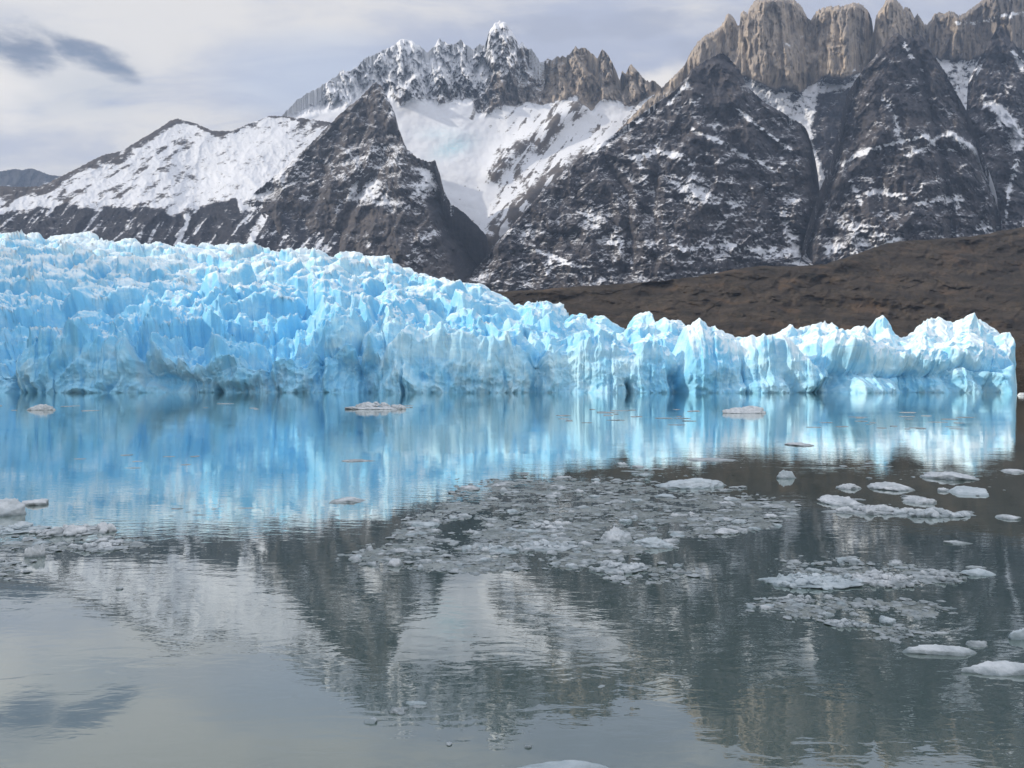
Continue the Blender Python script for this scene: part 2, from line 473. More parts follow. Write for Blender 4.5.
# --- rimed central peaks with the snow bowl
crestC = [(255, 135), (270, 121), (282, 115), (290, 107), (296, 101), (302, 97), (307, 93), (312, 90), (318, 88), (325, 83), (331, 80), (337, 76), (340, 71), (343, 69), (346, 71), (350, 71), (354, 69), (358, 66), (362, 61), (366, 57),
          (371, 56), (378, 53), (384, 50), (390, 48), (397, 42), (401, 39), (404, 38), (408, 40), (412, 41), (416, 44), (420, 45), (424, 50), (427, 53), (431, 49), (434, 46), (437, 42), (439.7, 37), (442, 41), (446, 43), (452, 45),
          (457, 43), (461, 38.5), (464, 43), (468, 46), (473, 49), (477, 47), (480, 43), (483, 46), (485, 45), (488, 34), (491, 29), (494, 24), (497, 22), (500, 21), (504, 22), (507, 24), (510, 29), (512, 31), (515, 36),
          (517, 39.6), (519, 46), (521, 43), (523, 42), (526, 46), (528, 49), (532, 49), (535, 53), (537, 57), (540, 62), (545, 62), (548, 58), (553, 60), (557, 56), (560, 58), (563, 55), (566, 57), (570, 53), (573, 50), (576, 46), (579, 49),
          (582, 48), (586, 49), (592, 54), (597, 58), (600, 54), (602, 49), (606, 53), (609, 57), (612, 62), (615, 68), (617, 73), (619.5, 80), (622, 71), (626, 73), (628, 68), (631, 64.5), (634, 67), (638, 72), (642, 76), (646, 80), (649, 82), (652, 80), (655, 81), (659, 85), (663, 88),
          (675, 92), (690, 100), (705, 110)]
rockC = [(270, 128), (300, 113), (330, 108), (352, 104), (375, 98), (390, 96), (400, 104), (411, 98), (425, 100), (437, 101.5), (448, 104), (462, 101), (471, 100), (478, 113), (487, 113), (497, 107), (516, 106),
         (530, 103), (545, 105), (560, 100), (575, 95), (584, 104), (592, 110), (604, 98), (616, 101), (630, 107), (645, 99), (662, 92), (700, 100)]
def bowl(PX):
    return interp(rockC, PX)
_gx = np.arange(230, 760, 1.0)
_gk = np.exp(-(np.arange(-45, 46) / 16.0) ** 2); _gk /= _gk.sum()
_gy = np.convolve(np.pad(interp(rockC, _gx), 45, mode='edge'), _gk, mode='valid')
def bowl_smooth(PX):
    return np.interp(PX, _gx, _gy)
def rel_C(PX, PY, xm, zm):
    b = bowl(PX); bs = bowl_smooth(PX)
    up = sstep(6, -6, PY - b)
    # rock walls stand steep over the bowl, the snow lies gentler and comes forward
    r = -120 * up
    fl = ridged(xm / 150 + 0.35 * zm / 150, zm / 620, oct=4, seed=41, gain=0.55)
    r += up * (fl * 170 - 60) + up * crags(xm, zm, 181, 170, 330, 150, 4)
    r += up * rough(xm, zm, 0.6, 43, .45, .6)
    r += (1 - up) * (fbm(xm / 400, zm / 300, oct=4, seed=47) * 50 + 220 * sstep(0, 120, PY - bs))
    # rock ribs on the right side of the bowl
    for pts, w, a in (([(580, 104), (556, 122), (530, 138), (506, 158), (494, 172)], 10, 110), ([(604, 150), (566, 168), (540, 186), (512, 212), (490, 236)], 13, 170),
                      ([(556, 118), (548, 134), (538, 148)], 6, 60)):
        d, t = seg_dist(PX, PY, pts)
        r += (1 - up) * a * np.exp(-(d / w) ** 2)
    # the tall central tower and its neighbours stand forward
    for cx, w, a in ((500, 22, 260), (404, 24, 170), (440, 12, 110), (461, 10, 80), (576, 14, 150), (603, 10, 170), (632, 9, 150), (555, 12, 60), (345, 16, 60)):
        r += up * a * np.clip(1 - np.abs(PX - cx) / w, 0, 1) ** 0.8
    return r
def cov_C(PX, PY, xm, zm):
    b = bowl(PX)
    n = fbm(PX / 14, PY / 14, oct=4, seed=51)
    up = sstep(1.5, -1.5, PY - b - 5 * n)
    # rime thickest on the upper left peaks, thinning to bare granite on the right
    rime = interp([(260, .92), (300, .92), (340, .94), (380, .96), (430, .94), (470, .84), (492, .74), (515, .72), (540, .68), (556, .38), (600, .24), (660, .14)], PX) + .16 * n
    low = interp([(260, 0), (380, 16), (404, 52), (440, 52), (470, 50), (500, 62), (530, 46), (560, 14), (600, 12), (660, 10)], PX)
    dd = PY - interp(crestC, PX)
    rime = rime - 0.36 * sstep(0.55, 1.05, dd / np.maximum(low, 8)) * sstep(370, 400, PX)
    s = 0.95 * (1 - up) + up * rime
    for pts, w, a in (([(580, 104), (556, 122), (530, 138), (506, 158), (494, 172)], 9, 0.75), ([(604, 150), (566, 168), (540, 186), (512, 212), (490, 236)], 15, .75), ([(556, 118), (548, 134), (538, 148)], 7, .6),
                      ([(520, 172), (500, 196)], 7, .45), ([(476, 105), (472, 118)], 3, .8), ([(600, 128), (592, 133)], 4, .5), ([(560, 185), (520, 240)], 16, .8)):
        d, t = seg_dist(PX, PY, pts)
        s -= (1 - up) * a * np.exp(-(d / w) ** 2) * (0.7 + 0.9 * n)
    qd = PX * .8 + PY * .6; pd = PX * .6 - PY * .8
    s += (1 - up) * .85 * sstep(.0, .35, fbm(pd / 26 , qd / 5, oct=4, seed=59)) * sstep(485, 505, PX) * sstep(.9, .5, s)
    s -= (1 - up) * .45 * sstep(.05, .4, fbm(qd / 5, pd / 24, oct=4, seed=60)) * sstep(470, 510, PX)
    s -= (1 - up) * 0.55 * sstep(.28, .5, fbm(PX / 9, PY / 6, oct=3, seed=57)) * sstep(470, 500, PX)
    s -= (1 - up) * 0.5 * sstep(.30, .5, fbm(PX / 7, PY / 5, oct=3, seed=58)) * sstep(165, 190, PY)
    g = interp([(260, .12), (480, .12), (535, .55), (552, .95), (700, 1)], PX) * up + 0.25 * (1 - up)
    ice = 1.1 * np.exp(-((PX - 452) / 19) ** 2 - ((PY - 148 + (PX - 452) * .28) / 8) ** 2) + .45 * np.exp(-((PX - 440) / 22) ** 2 - ((PY - 134) / 7) ** 2)
    return dict(snow=s, granite=g, ice=ice)
mountain('central_mountain', crestC, 300, 7600, 40, 0.62, relief=rel_C, cover=cov_C, jag=1.5, seed=5, step=0.7, jag_scale=5.0)

# --- dark spur in front of the bowl
crestF = [(150, 262), (200, 230), (250, 196), (290, 163), (313, 141), (328, 126), (340, 114), (352, 104), (360, 98), (367, 90), (373, 84), (377, 82), (381, 86), (388, 98), (395, 114), (399, 129), (403, 140), (407, 149),
          (417, 158), (428, 162), (435, 160), (439, 171), (444, 191), (451, 204), (463, 212), (474, 222), (484, 233), (487, 238), (488, 246), (494, 258), (502, 272), (506, 290)]
def rel_F(PX, PY, xm, zm):
    r = rough(xm, zm, 0.6, 61, .8, .8) + crags(xm, zm, 191, 190, 190, 60, 4)
    r -= gully(PX, PY, [(382, 150), (378, 170), (362, 190), (350, 212), (338, 235), (330, 260)], 6, 160)
    r -= gully(PX, PY, [(335, 130), (330, 160), (318, 190), (300, 225)], 6, 70)
    # the right-hand facet falls away behind the spine
    sp = interp([(82, 378), (130, 400), (160, 421), (185, 428), (205, 424), (235, 436), (270, 452), (290, 462)], PY)
    r -= np.clip(PX - sp, 0, 200) * 16
    return r + terrace(xm, zm, 26, 95, 63, -.25)
def cov_F(PX, PY, xm, zm):
    n = fbm(PX / 20, PY / 14, oct=4, seed=65)
    s = 0.40 - 0.16 * sstep(190, 215, PY) + 0.22 * n
    s += 0.42 * sstep(40, 0, np.abs(PX - crestline_F(PY))) * sstep(330, 250, PX)
    for pts, w, a in (([(372, 195), (392, 206), (412, 208), (425, 188)], 9, .26), ([(350, 165), (372, 160), (395, 152)], 12, .18), ([(376, 186), (360, 196)], 6, .25), ([(340, 205), (330, 226)], 4, .2),
                      ([(451, 206), (470, 236), (478, 254)], 3.5, .5), ([(425, 172), (431, 186)], 5, .4), ([(420, 240), (434, 232)], 9, .26), ([(404, 262), (425, 240)], 5, .22),
                      ([(357, 182), (350, 200)], 3, .45), ([(366, 235), (372, 255)], 3, .3), ([(412, 262), (440, 255)], 6, .2)):
        d, t = seg_dist(PX, PY, pts)
        s += a * np.exp(-(d / w) ** 2)
    sp = interp([(82, 378), (130, 400), (160, 421), (185, 428), (205, 424), (235, 436), (270, 452), (290, 462)], PY)
    shade_side = sstep(0, 5, PX - sp)  # right facet's shade painted in as less snow and the dark timber tone
    s -= 0.13 * shade_side * sstep(195, 205, PY)
    lowleft = sstep(300, 240, PX + (PY - 200) * .6)
    fo = np.maximum(0.6 * shade_side * sstep(180, 200, PY), lowleft * sstep(200, 215, PY))
    return dict(snow=s, forest=fo, granite=.12)
def crestline_F(PY):
    return interp([(82, 377), (104, 352), (126, 328), (163, 290), (196, 250), (230, 200), (262, 150)], PY)
mountain('dark_spur', crestF, 292, 5900, 82, 0.75, spine=[(377, 80), (400, 130), (405, 200), (400, 292)], flank=0.42, back=320.0, relief=rel_F, cover=cov_F, jag=1.4, seed=7)

# --- granite towers
crestD = [(560, 190), (600, 150), (630, 118), (650, 98), (660, 90), (668, 82), (674, 76), (680, 70), (685, 65), (688, 58), (690, 54), (693, 49), (698, 42), (703, 37), (708, 34), (712, 32), (717, 29), (720, 27), (724, 21), (726, 16), (728.6, 13.5),
          (731, 15), (734, 18), (736, 22), (738, 26), (739.7, 25), (740.5, 14), (743, 11), (745, 10.5), (747, 14), (749, 10), (751, 6), (753, 3), (756, 0), (762, -2), (770, -3), (780, -3), (788, -1.5), (794, 0), (798, 3), (801, 6), (804, 11),
          (807, 17), (811, 21), (813, 17), (815, 13), (818, 10), (824, 7.5), (830, 7), (838, 6), (845, 5.5), (850, 3.5), (855, 2.7), (860, 4), (863, 6), (867, 10), (870, 15), (872, 20), (873.5, 34), (875, 21), (876.6, 15), (880, 10),
          (883, 6), (886, 0), (890, -2), (895, -1.5), (898, 1), (901, 5), (903, 8), (906.6, 7), (910, 9), (912, 13), (914.8, 18), (917.5, 14), (921, 19), (925, 25), (927.5, 24), (931, 20), (935, 14), (939, 12.4), (944, 14), (949, 11), (954, 12), (958, 15.5),
          (964, 13.7), (971, 9), (980, 2), (986, -2), (996, -8), (1010, -13), (1030, -17), (1080, -22), (1150, -8), (1230, 20), (1330, 60)]
baseD = [(560, 200), (650, 112), (672, 100), (700, 80), (740, 74), (752, 78), (762, 84), (775, 88), (788, 86), (800, 92), (812, 84), (825, 77), (842, 78), (856, 74), (880, 70), (905, 40), (925, 46), (940, 60), (958, 56), (968, 62), (985, 52), (1024, 50), (1330, 120)]
def rel_D(PX, PY, xm, zm):
    b = interp(baseD, PX)
    up = sstep(8, -4, PY - b)
    fl = ridged(xm / 95, zm / 900, oct=4, seed=71, gain=0.6)
    r = up * (fl * 50 + rough(xm, zm, .35, 73, .7, 1.1) + crags(xm, zm, 171, 170, 640, 125, 4, 1.2))
    # whole towers bulge toward the viewer, with deep chimneys between them
    for cx, w, a in ((774, 38, 330), (843, 30, 360), (893, 20, 300), (716, 26, 200), (742, 8, 90), (960, 30, 160), (1010, 40, 220)):
        r += up * a * np.clip(1.25 - 1.25 * np.abs(PX - cx + 4) / w, 0, 1) ** .8
    r += 120 * np.exp(-((PX - 795) / 22) ** 2 - ((PY - 62) / 20) ** 2)
    r -= gully(PX, PY, [(873, 20), (873, 60), (868, 80)], 2.5, 200)
    r -= gully(PX, PY, [(811, 20), (814, 50)], 4, 120)
    r -= gully(PX, PY, [(738, 22), (734, 50)], 2.5, 90)
    r += (1 - up) * (120 + 2.2 * (PY - b) + 90 * fbm(xm / 160, zm / 200, oct=5, seed=75, gain=.6))
    return r
def cov_D(PX, PY, xm, zm):
    b = interp(baseD, PX); n = fbm(PX / 12, PY / 8, oct=4, seed=77)
    up = sstep(2, -2, PY - b - 4 * n)
    top = interp(crestD, PX)
    s = up * (0.05 + 0.14 * sstep(10, 0, PY - top)) + (1 - up) * 0.80
    for pts, w, a in (([(781, 40), (790, 46), (799, 42)], 4, .45), ([(800, 35), (812, 34)], 3, .5), ([(818, 32), (832, 36)], 3, .35), ([(770, 46), (760, 52)], 3, .4), ([(955, 24), (975, 22), (1000, 17), (1022, 13)], 3.2, .85), ([(846, 36), (850, 32)], 2, .45),
                      ([(664, 97), (680, 86), (690, 76)], 2.5, .5), ([(852, 72), (858, 66)], 2.5, .6), ([(672, 94), (700, 90)], 2, .3)):
        d, t = seg_dist(PX + 3 * n, PY + 4 * n, pts)
        s += up * a * np.exp(-(d / w) ** 2) * (.8 + .9 * fbm(PX / 5, PY / 4, oct=2, seed=79))
    s -= (1 - up) * .55 * np.exp(-((PX - 794) / 5) ** 2 - ((PY - 99) / 4) ** 2)
    s -= (1 - up) * .35 * sstep(.1, .4, n) * sstep(920, 935, PX)
    gp = poly_sd(PX + 3 * n, PY + 3 * n, [(819, 94), (834, 91), (852, 88), (845, 120), (834, 160), (828, 185), (822, 168), (815, 146), (811, 128), (816, 108)])
    s -= (.48 - .25 * n) * (1 - up) * sstep(-2, 2, gp)
    gr = interp([(560, 1), (905, 1), (930, .62), (1024, .55)], PX) * np.maximum(up, 0) 
    return dict(snow=s, granite=gr)
mountain('granite_towers', crestD, 280, 6900, 0, 0.22, relief=rel_D, cover=cov_D, jag=2.0, seed=9, step=0.7, jag_scale=2.6)

# --- dark cones under the towers
def dark_cover(seed, extra=(), base=0.30, bare_top=None):
    def f(PX, PY, xm, zm):
        n = fbm(PX / 32, PY / 22, oct=4, seed=seed)
        n2 = fbm(PX / 9, PY / 6, oct=3, seed=seed + 2)
        s = base - 0.005 + 0.32 * n + 0.14 * n2 + .06 * sstep(120, 230, PY)
        if bare_top:
            cx, cy, r = bare_top
            s -= 0.22 * sstep(r * 1.25, r * .75, np.hypot(PX - cx, (PY - cy) * 1.1))
        for pts, w, a in extra:
            wob = 3 * fbm(PX / 9, PY / 9, oct=3, seed=seed + 5)
            d, t = seg_dist(PX + wob, PY + wob, pts)
            s += 1.35 * a * np.exp(-(d / (w * .85)) ** 2)
        return dict(snow=s, granite=0.05 + 0.0 * PX)
    return f
def dark_relief(seed, gullies, ribs=(), fl=1.0):
    def f(PX, PY, xm, zm):
        r = rough(xm, zm, .7 * fl, seed, .8, .9) + crags(xm, zm, seed + 6, 210, 170, 60, 4) + terrace(xm, zm, 26, 85, seed + 3, .10) + terrace(xm, zm, 9, 33, seed + 4, .05)
        for pts, w, a in gullies: r -= gully(PX, PY, pts, w, a)
        for pts, w, a in ribs: r += gully(PX, PY, pts, w, a)
        return r
    return f
E1 = [(440, 300), (460, 285), (475, 270), (486, 258), (500, 240), (515, 222), (530, 206), (541, 192), (560, 176), (580, 158), (600, 144), (620, 130), (640, 115), (655, 104), (668, 96), (680, 86), (687, 77), (692, 69), (700, 64), (709, 59), (717, 55),
      (722, 53), (726, 55), (729, 58), (735, 65), (740, 71), (743, 77), (746, 85), (754, 93), (767, 104), (780, 111), (789, 117), (800, 123), (806, 128), (811, 142), (815, 158), (818, 175), (820, 195), (821, 290)]
mountain('dark_mountain_left', E1, 300, 5500, 55, 0.72, spine=[(717, 50), (705, 110), (680, 180), (650, 300)], flank=0.30, jag=1.3, seed=11,
         relief=dark_relief(81, [([(606, 165), (622, 185), (628, 215), (630, 245), (626, 270)], 5, 150), ([(560, 195), (556, 230), (548, 260)], 5, 80), ([(690, 130), (660, 165), (645, 210)], 5, 60), ([(752, 130), (765, 180), (775, 230)], 6, 90), ([(655, 170), (652, 215)], 5, 60), ([(806, 126), (816, 158), (818, 200), (808, 250)], 7, 200)],
                            [([(717, 58), (740, 105), (760, 150)], 9, 120), ([(800, 130), (804, 170), (795, 220)], 8, 90)]),
         cover=dark_cover(83, [([(632, 158), (660, 152), (680, 156)], 3.5, .42), ([(690, 128), (715, 140), (750, 158), (770, 168)], 3.0, .30), ([(735, 108), (760, 128), (790, 150)], 3.0, .30), ([(690, 165), (700, 195), (735, 205)], 9, .2),
                               ([(590, 215), (600, 232), (625, 245)], 10, .16), ([(525, 250), (548, 254), (570, 264), (590, 266)], 2.2, .35), ([(548, 256), (552, 268), (546, 275)], 2, .3), ([(783, 215), (793, 240), (798, 262)], 6, .32), ([(680, 250), (720, 245), (760, 252)], 4, .18), ([(675, 180), (690, 200)], 7, .2),
                               ([(760, 250), (785, 252)], 6, .26), ([(655, 152), (662, 130)], 3, .2), ([(660, 98), (640, 118), (615, 136), (590, 154)], 3.0, .35), ([(690, 80), (668, 104)], 2.5, .35), ([(705, 95), (680, 108)], 2.5, .3), ([(640, 165), (650, 190)], 6, .2)], .315, (715, 68, 30)))
E2 = [(792, 300), (797, 278), (800, 262), (804, 240), (812, 212), (820, 190), (830, 166), (838, 132), (843, 111), (848, 92), (855, 81), (862, 71), (870, 62), (878, 53), (884, 46), (887, 42), (891, 37), (895, 33.5), (898, 32.5), (902, 36), (906, 39), (911, 37), (915, 34.5), (919, 35), (924, 38), (931, 49), (937, 60),
      (946, 73), (955, 91), (964, 106), (971, 120), (977, 139), (985, 160), (994, 185), (1001, 215), (1005, 245), (1008, 300)]
mountain('dark_mountain_middle', E2, 300, 5450, 33, 0.60, spine=[(905, 30), (908, 120), (905, 300)], flank=0.36, jag=1.5, seed=13,
         relief=dark_relief(91, [([(921, 60), (928, 100), (940, 150), (950, 200), (953, 260)], 4, 110), ([(880, 90), (884, 140), (880, 190)], 5, 50), ([(860, 120), (850, 180), (830, 240)], 6, 60), ([(850, 90), (838, 132), (829, 168), (811, 214), (797, 278)], 9, 320), ([(964, 106), (977, 139), (994, 185), (1005, 245)], 7, 200)], [([(900, 36), (890, 80), (880, 140)], 9, 100), ([(918, 40), (935, 90)], 5, 70)]),
         cover=dark_cover(93, [([(842, 164), (870, 150), (905, 140), (925, 136)], 2.6, .36), ([(925, 136), (940, 148), (952, 150)], 3, .28), ([(908, 155), (925, 148), (942, 135)], 3, .3), ([(950, 135), (975, 150), (990, 178), (999, 196)], 4.5, .5), ([(868, 195), (876, 190), (905, 198)], 3, .3), ([(920, 205), (945, 200), (962, 200)], 6, .22),
                               ([(851, 182), (862, 204)], 3, .34), ([(905, 45), (912, 58)], 4, .4), ([(884, 60), (900, 62)], 5, .2), ([(883, 98), (890, 104)], 5, .3), ([(895, 115), (900, 140)], 3, .26), ([(830, 250), (855, 240), (880, 250), (900, 235)], 9, .22), ([(920, 68), (924, 72)], 3, .25), ([(845, 226), (880, 235)], 7, .16), ([(990, 240), (985, 225)], 6, .25)], .30, (905, 50, 26)))
E3 = [(940, 300), (960, 200), (964, 150), (967, 100), (968, 84), (974, 70), (981, 57), (986, 49), (990, 41), (994, 33), (998.6, 25.5), (1001, 25), (1003, 27), (1006, 35), (1011, 40), (1015, 44), (1023, 53), (1040, 62), (1070, 58), (1100, 70), (1150, 110), (1220, 170), (1320, 230)]
mountain('dark_mountain_right', E3, 300, 5950, 25, 0.60, spine=[(1000, 20), (1010, 120), (1030, 300)], flank=0.34, jag=1.5, seed=15, x0=940,
         relief=dark_relief(101, [([(1004, 60), (1008, 120), (1004, 180)], 5, 90)], []),
         cover=dark_cover(103, [([(1000, 110), (1015, 128), (1022, 142)], 5, .5), ([(992, 105), (1004, 128), (1018, 150)], 7, .3), ([(1012, 50), (1022, 68)], 3, .4), ([(1005, 45), (1022, 62)], 3, .3), ([(985, 95), (984, 106)], 3, .3), ([(970, 80), (985, 60)], 3, .25), ([(1018, 160), (1010, 185), (1006, 215)], 3, .35)], .30, (998, 40, 22)))

# --- brown hill behind the right half of the glacier
def hill(name, crest, foot, D, apex_y, run, seed, step=1.0, amp=1.0, jag=1.0):
    px = np.arange(crest[0][0], crest[-1][0] + step, step)
    top = interp(crest, px) - jag * (fbm(px / 14, px * 0 + seed, oct=4, seed=seed))
    n = int((foot - top.min()) / 0.7)
    t = np.linspace(0, 1, n)
    PX = np.broadcast_to(px, (n, len(px))).copy()
    PY = top[None] + (np.maximum(foot, top + 1) - top)[None] * t[:, None]
    k = D / F
    xm = (PX - CX) * k; zm = (CY - PY) * k
    dep = D - run * (PY - apex_y) * k
    r = fbm(xm / 330 + zm / 300, zm / 150, oct=5, seed=seed, gain=0.5) * 165 + ridged((xm * .8 + zm) / 170, (zm - xm * .4) / 90, oct=4, seed=seed + 3) * 26 + crags(xm, zm, seed + 12, 230, 110, 22, 3)
    r += terrace(xm, zm, 9, 34, seed + 6, .25) + 11 * fbm(xm / 38, zm / 26, oct=4, seed=seed + 8, gain=.6)
    dep = dep - amp * r * sstep(0, 4, PY - top[None] + 1)
    dep = np.maximum(dep, 450)
    X = (PX - CX) / F * dep; Y = dep; Z = EYE + (CY - PY) / F * dep
    Z = np.where(PY >= foot - .01, -3.0, Z)
    bx, by, bz = [], [], []
    for j in (3, 2, 1):
        bx.append(X[0] * (1 + j * 150 / Y[0])); by.append(Y[0] + j * 150.0); bz.append(np.maximum(Z[0] - j * 60, -4))
    o = grid_mesh(name, np.vstack([bx, X]), np.vstack([by, Y]), np.vstack([bz, Z]), M_HILL, flip=True)
    return tag(o, kind='structure')
hill('brown_hill', [(440, 300), (480, 293), (515, 291), (545, 289), (580, 286), (620, 284), (660, 281), (700, 276), (730, 270), (760, 266), (800, 266), (826, 264), (850, 256), (870, 249), (888, 243), (905, 241), (940, 239), (975, 236), (1000, 231), (1024, 227), (1080, 214), (1180, 205), (1300, 190)],
     389, 2500, 262, 2.6, 121, amp=.85)
hill('shore_hill', [(985, 396), (1000, 374), (1008, 362), (1014, 352), (1024, 344), (1060, 330), (1120, 318), (1220, 300), (1320, 296)], 393, 620, 345, 1.5, 131, amp=.12, jag=.8)

# --- unseen ridge added left of view to shade the near lake and left ice
def shade_ridge():
    ys = np.arange(-1500, 1500, 12.0); xs = np.linspace(-3100, -1080, 150)
    Xg, Yg = np.meshgrid(xs, ys)
    H = interp([(-1500, 700), (-1000, 930), (-500, 1015), (200, 1015), (290, 985), (330, 935), (420, 915), (560, 905), (800, 935), (1000, 925), (1150, 820), (1300, 560), (1500, 100)], ys)
    H = H + 26 * fbm(ys / 130, ys * 0 + .7, oct=4, seed=301)
    t = 1 - np.abs(Xg + 2000) / np.where(Xg < -2000, 1100, 920)
    Zg = H[:, None] * np.clip(t, 0, 1) ** 1.15 + (ridged(Xg / 300, Yg / 220, oct=4, seed=303) - .5) * 130 * np.clip(4 * t * (1 - t), 0, 1) - 6
    snow = .25 + .5 * sstep(350, 800, Zg)
    o = grid_mesh('shade_ridge', Xg, Yg, Zg, M_MOUNT, dict(snow=snow, granite=snow * 0 + .1, forest=sstep(420, 250, Zg), ice=snow * 0), flip=False)
    tag(o, kind='structure')
shade_ridge()

# ------------------------------------------------------------------ glacier
def build_glacier():
    px = np.arange(-170, 1017.6, 0.7)
    N = len(px)
    sky = [(-200, 160), (0, 152), (60, 149), (100, 145), (150, 142), (250, 138), (300, 133), (350, 129), (385, 124), (420, 113), (450, 106), (480, 100), (510, 90), (540, 80), (570, 70), (600, 66), (640, 69), (670, 64), (700, 62), (735, 62),
           (755, 56), (775, 58), (800, 62), (815, 65), (828, 60), (845, 62), (870, 64), (885, 60), (900, 50), (912, 48), (930, 60), (938, 62), (945, 56), (955, 60), (972, 67), (980, 63), (988, 55), (996, 52), (1004, 44), (1010, 38), (1013, 33), (1014.6, 18), (1016.2, -12), (1020, -20)]
    e_b = interp(sky, px) - 4.5 * sstep(600, 660, px) * sstep(1012, 990, px)
    y_b = interp([(-200, 1650), (0, 1500), (250, 1400), (350, 1250), (420, 1080), (480, 900), (540, 700), (580, 560), (640, 470), (700, 440), (800, 432), (1020, 415)], px)
    cl = interp([(-200, 42), (0, 40), (60, 36), (110, 44), (180, 40), (250, 40), (300, 46), (335, 62), (370, 58), (420, 44), (480, 50), (520, 46), (600, 44), (650, 44), (720, 44), (770, 44), (840, 40), (900, 42), (960, 40), (1000, 38), (1012, 32), (1015, 18), (1016.2, -12), (1020, -20)], px)
    e_c = np.minimum(cl * (.86 + .5 * fbm(px / 34, px * 0 + 3.3, oct=4, seed=201, gain=.6)), e_b - 4 * (e_b > 0))
    y_f = 358 + 9 * fbm(px / 60, px * 0 + 1.3, oct=4, seed=203) + 3 * ridged(px / 14, px * 0 + 2.2, oct=3, seed=204)
    a = (px - CX) / F
    nc, nt_, nb = 120, 330, 14
    Hc = EYE + e_c * (y_f + 9) / F
    rowsY, rowsZ, rowsS, rowsW = [], [], [], []
    for t in np.linspace(0, 1, nc):
        z = -4 + (Hc + 4) * t
        rowsY.append(y_f + 9 * t ** 1.6); rowsZ.append(z); rowsS.append(z + 0 * px); rowsW.append(0 * px + .75 * np.clip((t - .40) / .60, 0, 1))
    yc = y_f + 9
    for t in np.linspace(0, 1, nt_ + 1)[1:]:
        y = yc * (y_b / yc) ** (t ** 1.05)
        e = e_c + (e_b - e_c) * (t ** 0.9)
        rowsY.append(y); rowsZ.append(EYE + e * y / F); rowsS.append(Hc + (y - yc)); rowsW.append(np.clip(.75 + (y - yc) / 40, 0, 1))
    yl, zl = rowsY[-1], rowsZ[-1]
    for t in np.linspace(0, 1, nb + 1)[1:]:
        w = interp([(-200, 500), (350, 400), (560, 160), (640, 70), (1020, 40)], px)
        rowsY.append(yl + w * t); rowsZ.append(zl * (1 - t ** 1.6) - 6 * t); rowsS.append(rowsS[-1] + w / nb); rowsW.append(0 * px + 1)
    Y = np.array(rowsY); Z = np.array(rowsZ); S = np.array(rowsS); W = np.array(rowsW)
    X = a[None] * Y
    W = W * W * (3 - 2 * W)
    PX = np.broadcast_to(px, Y.shape)
    far = sstep(420, 1000, Y)
    # domain warp, then tilted blocks split by crevasses, then sharp fins
    wx = 11 * fbm(X / 60, S / 60, oct=3, seed=211); ws = 11 * fbm(X / 60 + 40, S / 60 + 9, oct=3, seed=213)
    ax, as_ = X + wx, S + ws
    nearf = sstep(260, 50, S)
    d = 0
    for sc, sr, amp, tl, seed in ((60, 72, 18.0, 1.1, 221), (25, 36, 6.0, 1.1, 223), (10, 13, 1.1, .9, 225)):
        f1, f2, hid, ox, oy = worley(ax / sc, as_ / sr, seed)
        h1 = hid / 4096.0; h2 = ((hid * 57) & 4095) / 4096.0; h3 = ((hid * 149) & 4095) / 4096.0
        block = (h1 - .45) + tl * ((h2 - .5) * 1.6 * ox + (h3 - .35) * 1.4 * oy) - .60 * f1 * f1
        crev = sstep(0.0, 0.25, f2 - f1)
        d = d + amp * (block * crev - 0.78 * (1 - crev))
    fin = ridged(ax / 26, as_ / 60, oct=4, seed=231, gain=.45) ** 1.3
    fin2 = ridged(ax / 8, as_ / 26, oct=3, seed=233)
    big = fbm(X / 90, S / 120, oct=3, seed=235)
    top_d = d + (6 + 8 * nearf) * (fin - .33) + (.3 + 3.0 * nearf) * (fin2 - .45) + (5 + 11 * far) * big
    flut = ridged(ax / 9, Z / 60 + S * 0, oct=4, seed=241, gain=.6)
    face_d = 0.85 * d + 2.0 * (flut - .4) + 4.6 * (ridged(ax / 15, as_ / 22, oct=4, seed=243) - .4) + 1.2 * fbm(X / 4, Z / 4, oct=3, seed=245)
    for cxk, wk, z0k, z1k, ak in ((628, 2.6, -4, 5, 9), (741, 1.3, -4, 19, 4), (207, 3.0, -4, 4, 6), (404, 1.6, -4, 14, 5), (548, 3, 3, 12, 4), (690, 1.5, 2, 16, 3), (960, 1.6, 8, 24, 3), (30, 2.4, -4, 6, 5), (505, 1.4, 3, 14, 3)):
        face_d = face_d - ak * np.exp(-((PX - cxk + .25 * (Z - 5) + 2 * fbm(Z / 5, PX / 50, oct=2, seed=247)) / wk) ** 2) * sstep(z1k + 2, z1k - 2, Z) * sstep(z0k - 2, z0k + 2, Z)
    end = sstep(1016.6, 1010, PX)
    amp_top = interp([(-200, 1.25), (300, 1.25), (480, 1.1), (600, .95), (670, .72), (760, .68), (1020, .68)], px)[None]
    near = 0.75 + .15 * far
    skyfade = 1 - .45 * sstep(.75, 1.0, (Y - yc) / np.maximum(y_b - yc, 1)) * sstep(620, 480, PX)
    D = (face_d * (1 - W) + top_d * W * amp_top * near * skyfade) * (.25 + .75 * end)
    ny = -(1 - W) - .30 * W; nz = .12 * (1 - W) + W
    wob = 2.2 * fbm(X / 8, S / 8, oct=3, seed=251) * W
    X = X + wob + (1 - W) * .5 * fbm(Z / 7, X / 9, oct=3, seed=253)
    Y = Y + D * ny + 2.5 * W * fbm(X / 9, S / 9, oct=3, seed=255); Z = np.where(S < -1, np.minimum(Z, -1), Z + D * nz)
    crust_and_sun = -.02 + .012 * np.clip(top_d, -16, 16) * W + .22 * far
    crust_and_sun = crust_and_sun - .13 * (1 - W) + .34 * sstep(560, 760, PX) * sstep(8, 20, Z) - .06 * sstep(420, 250, PX) * sstep(700, 450, Y)  # sunlit white painted on the right tongue, shade on the near left
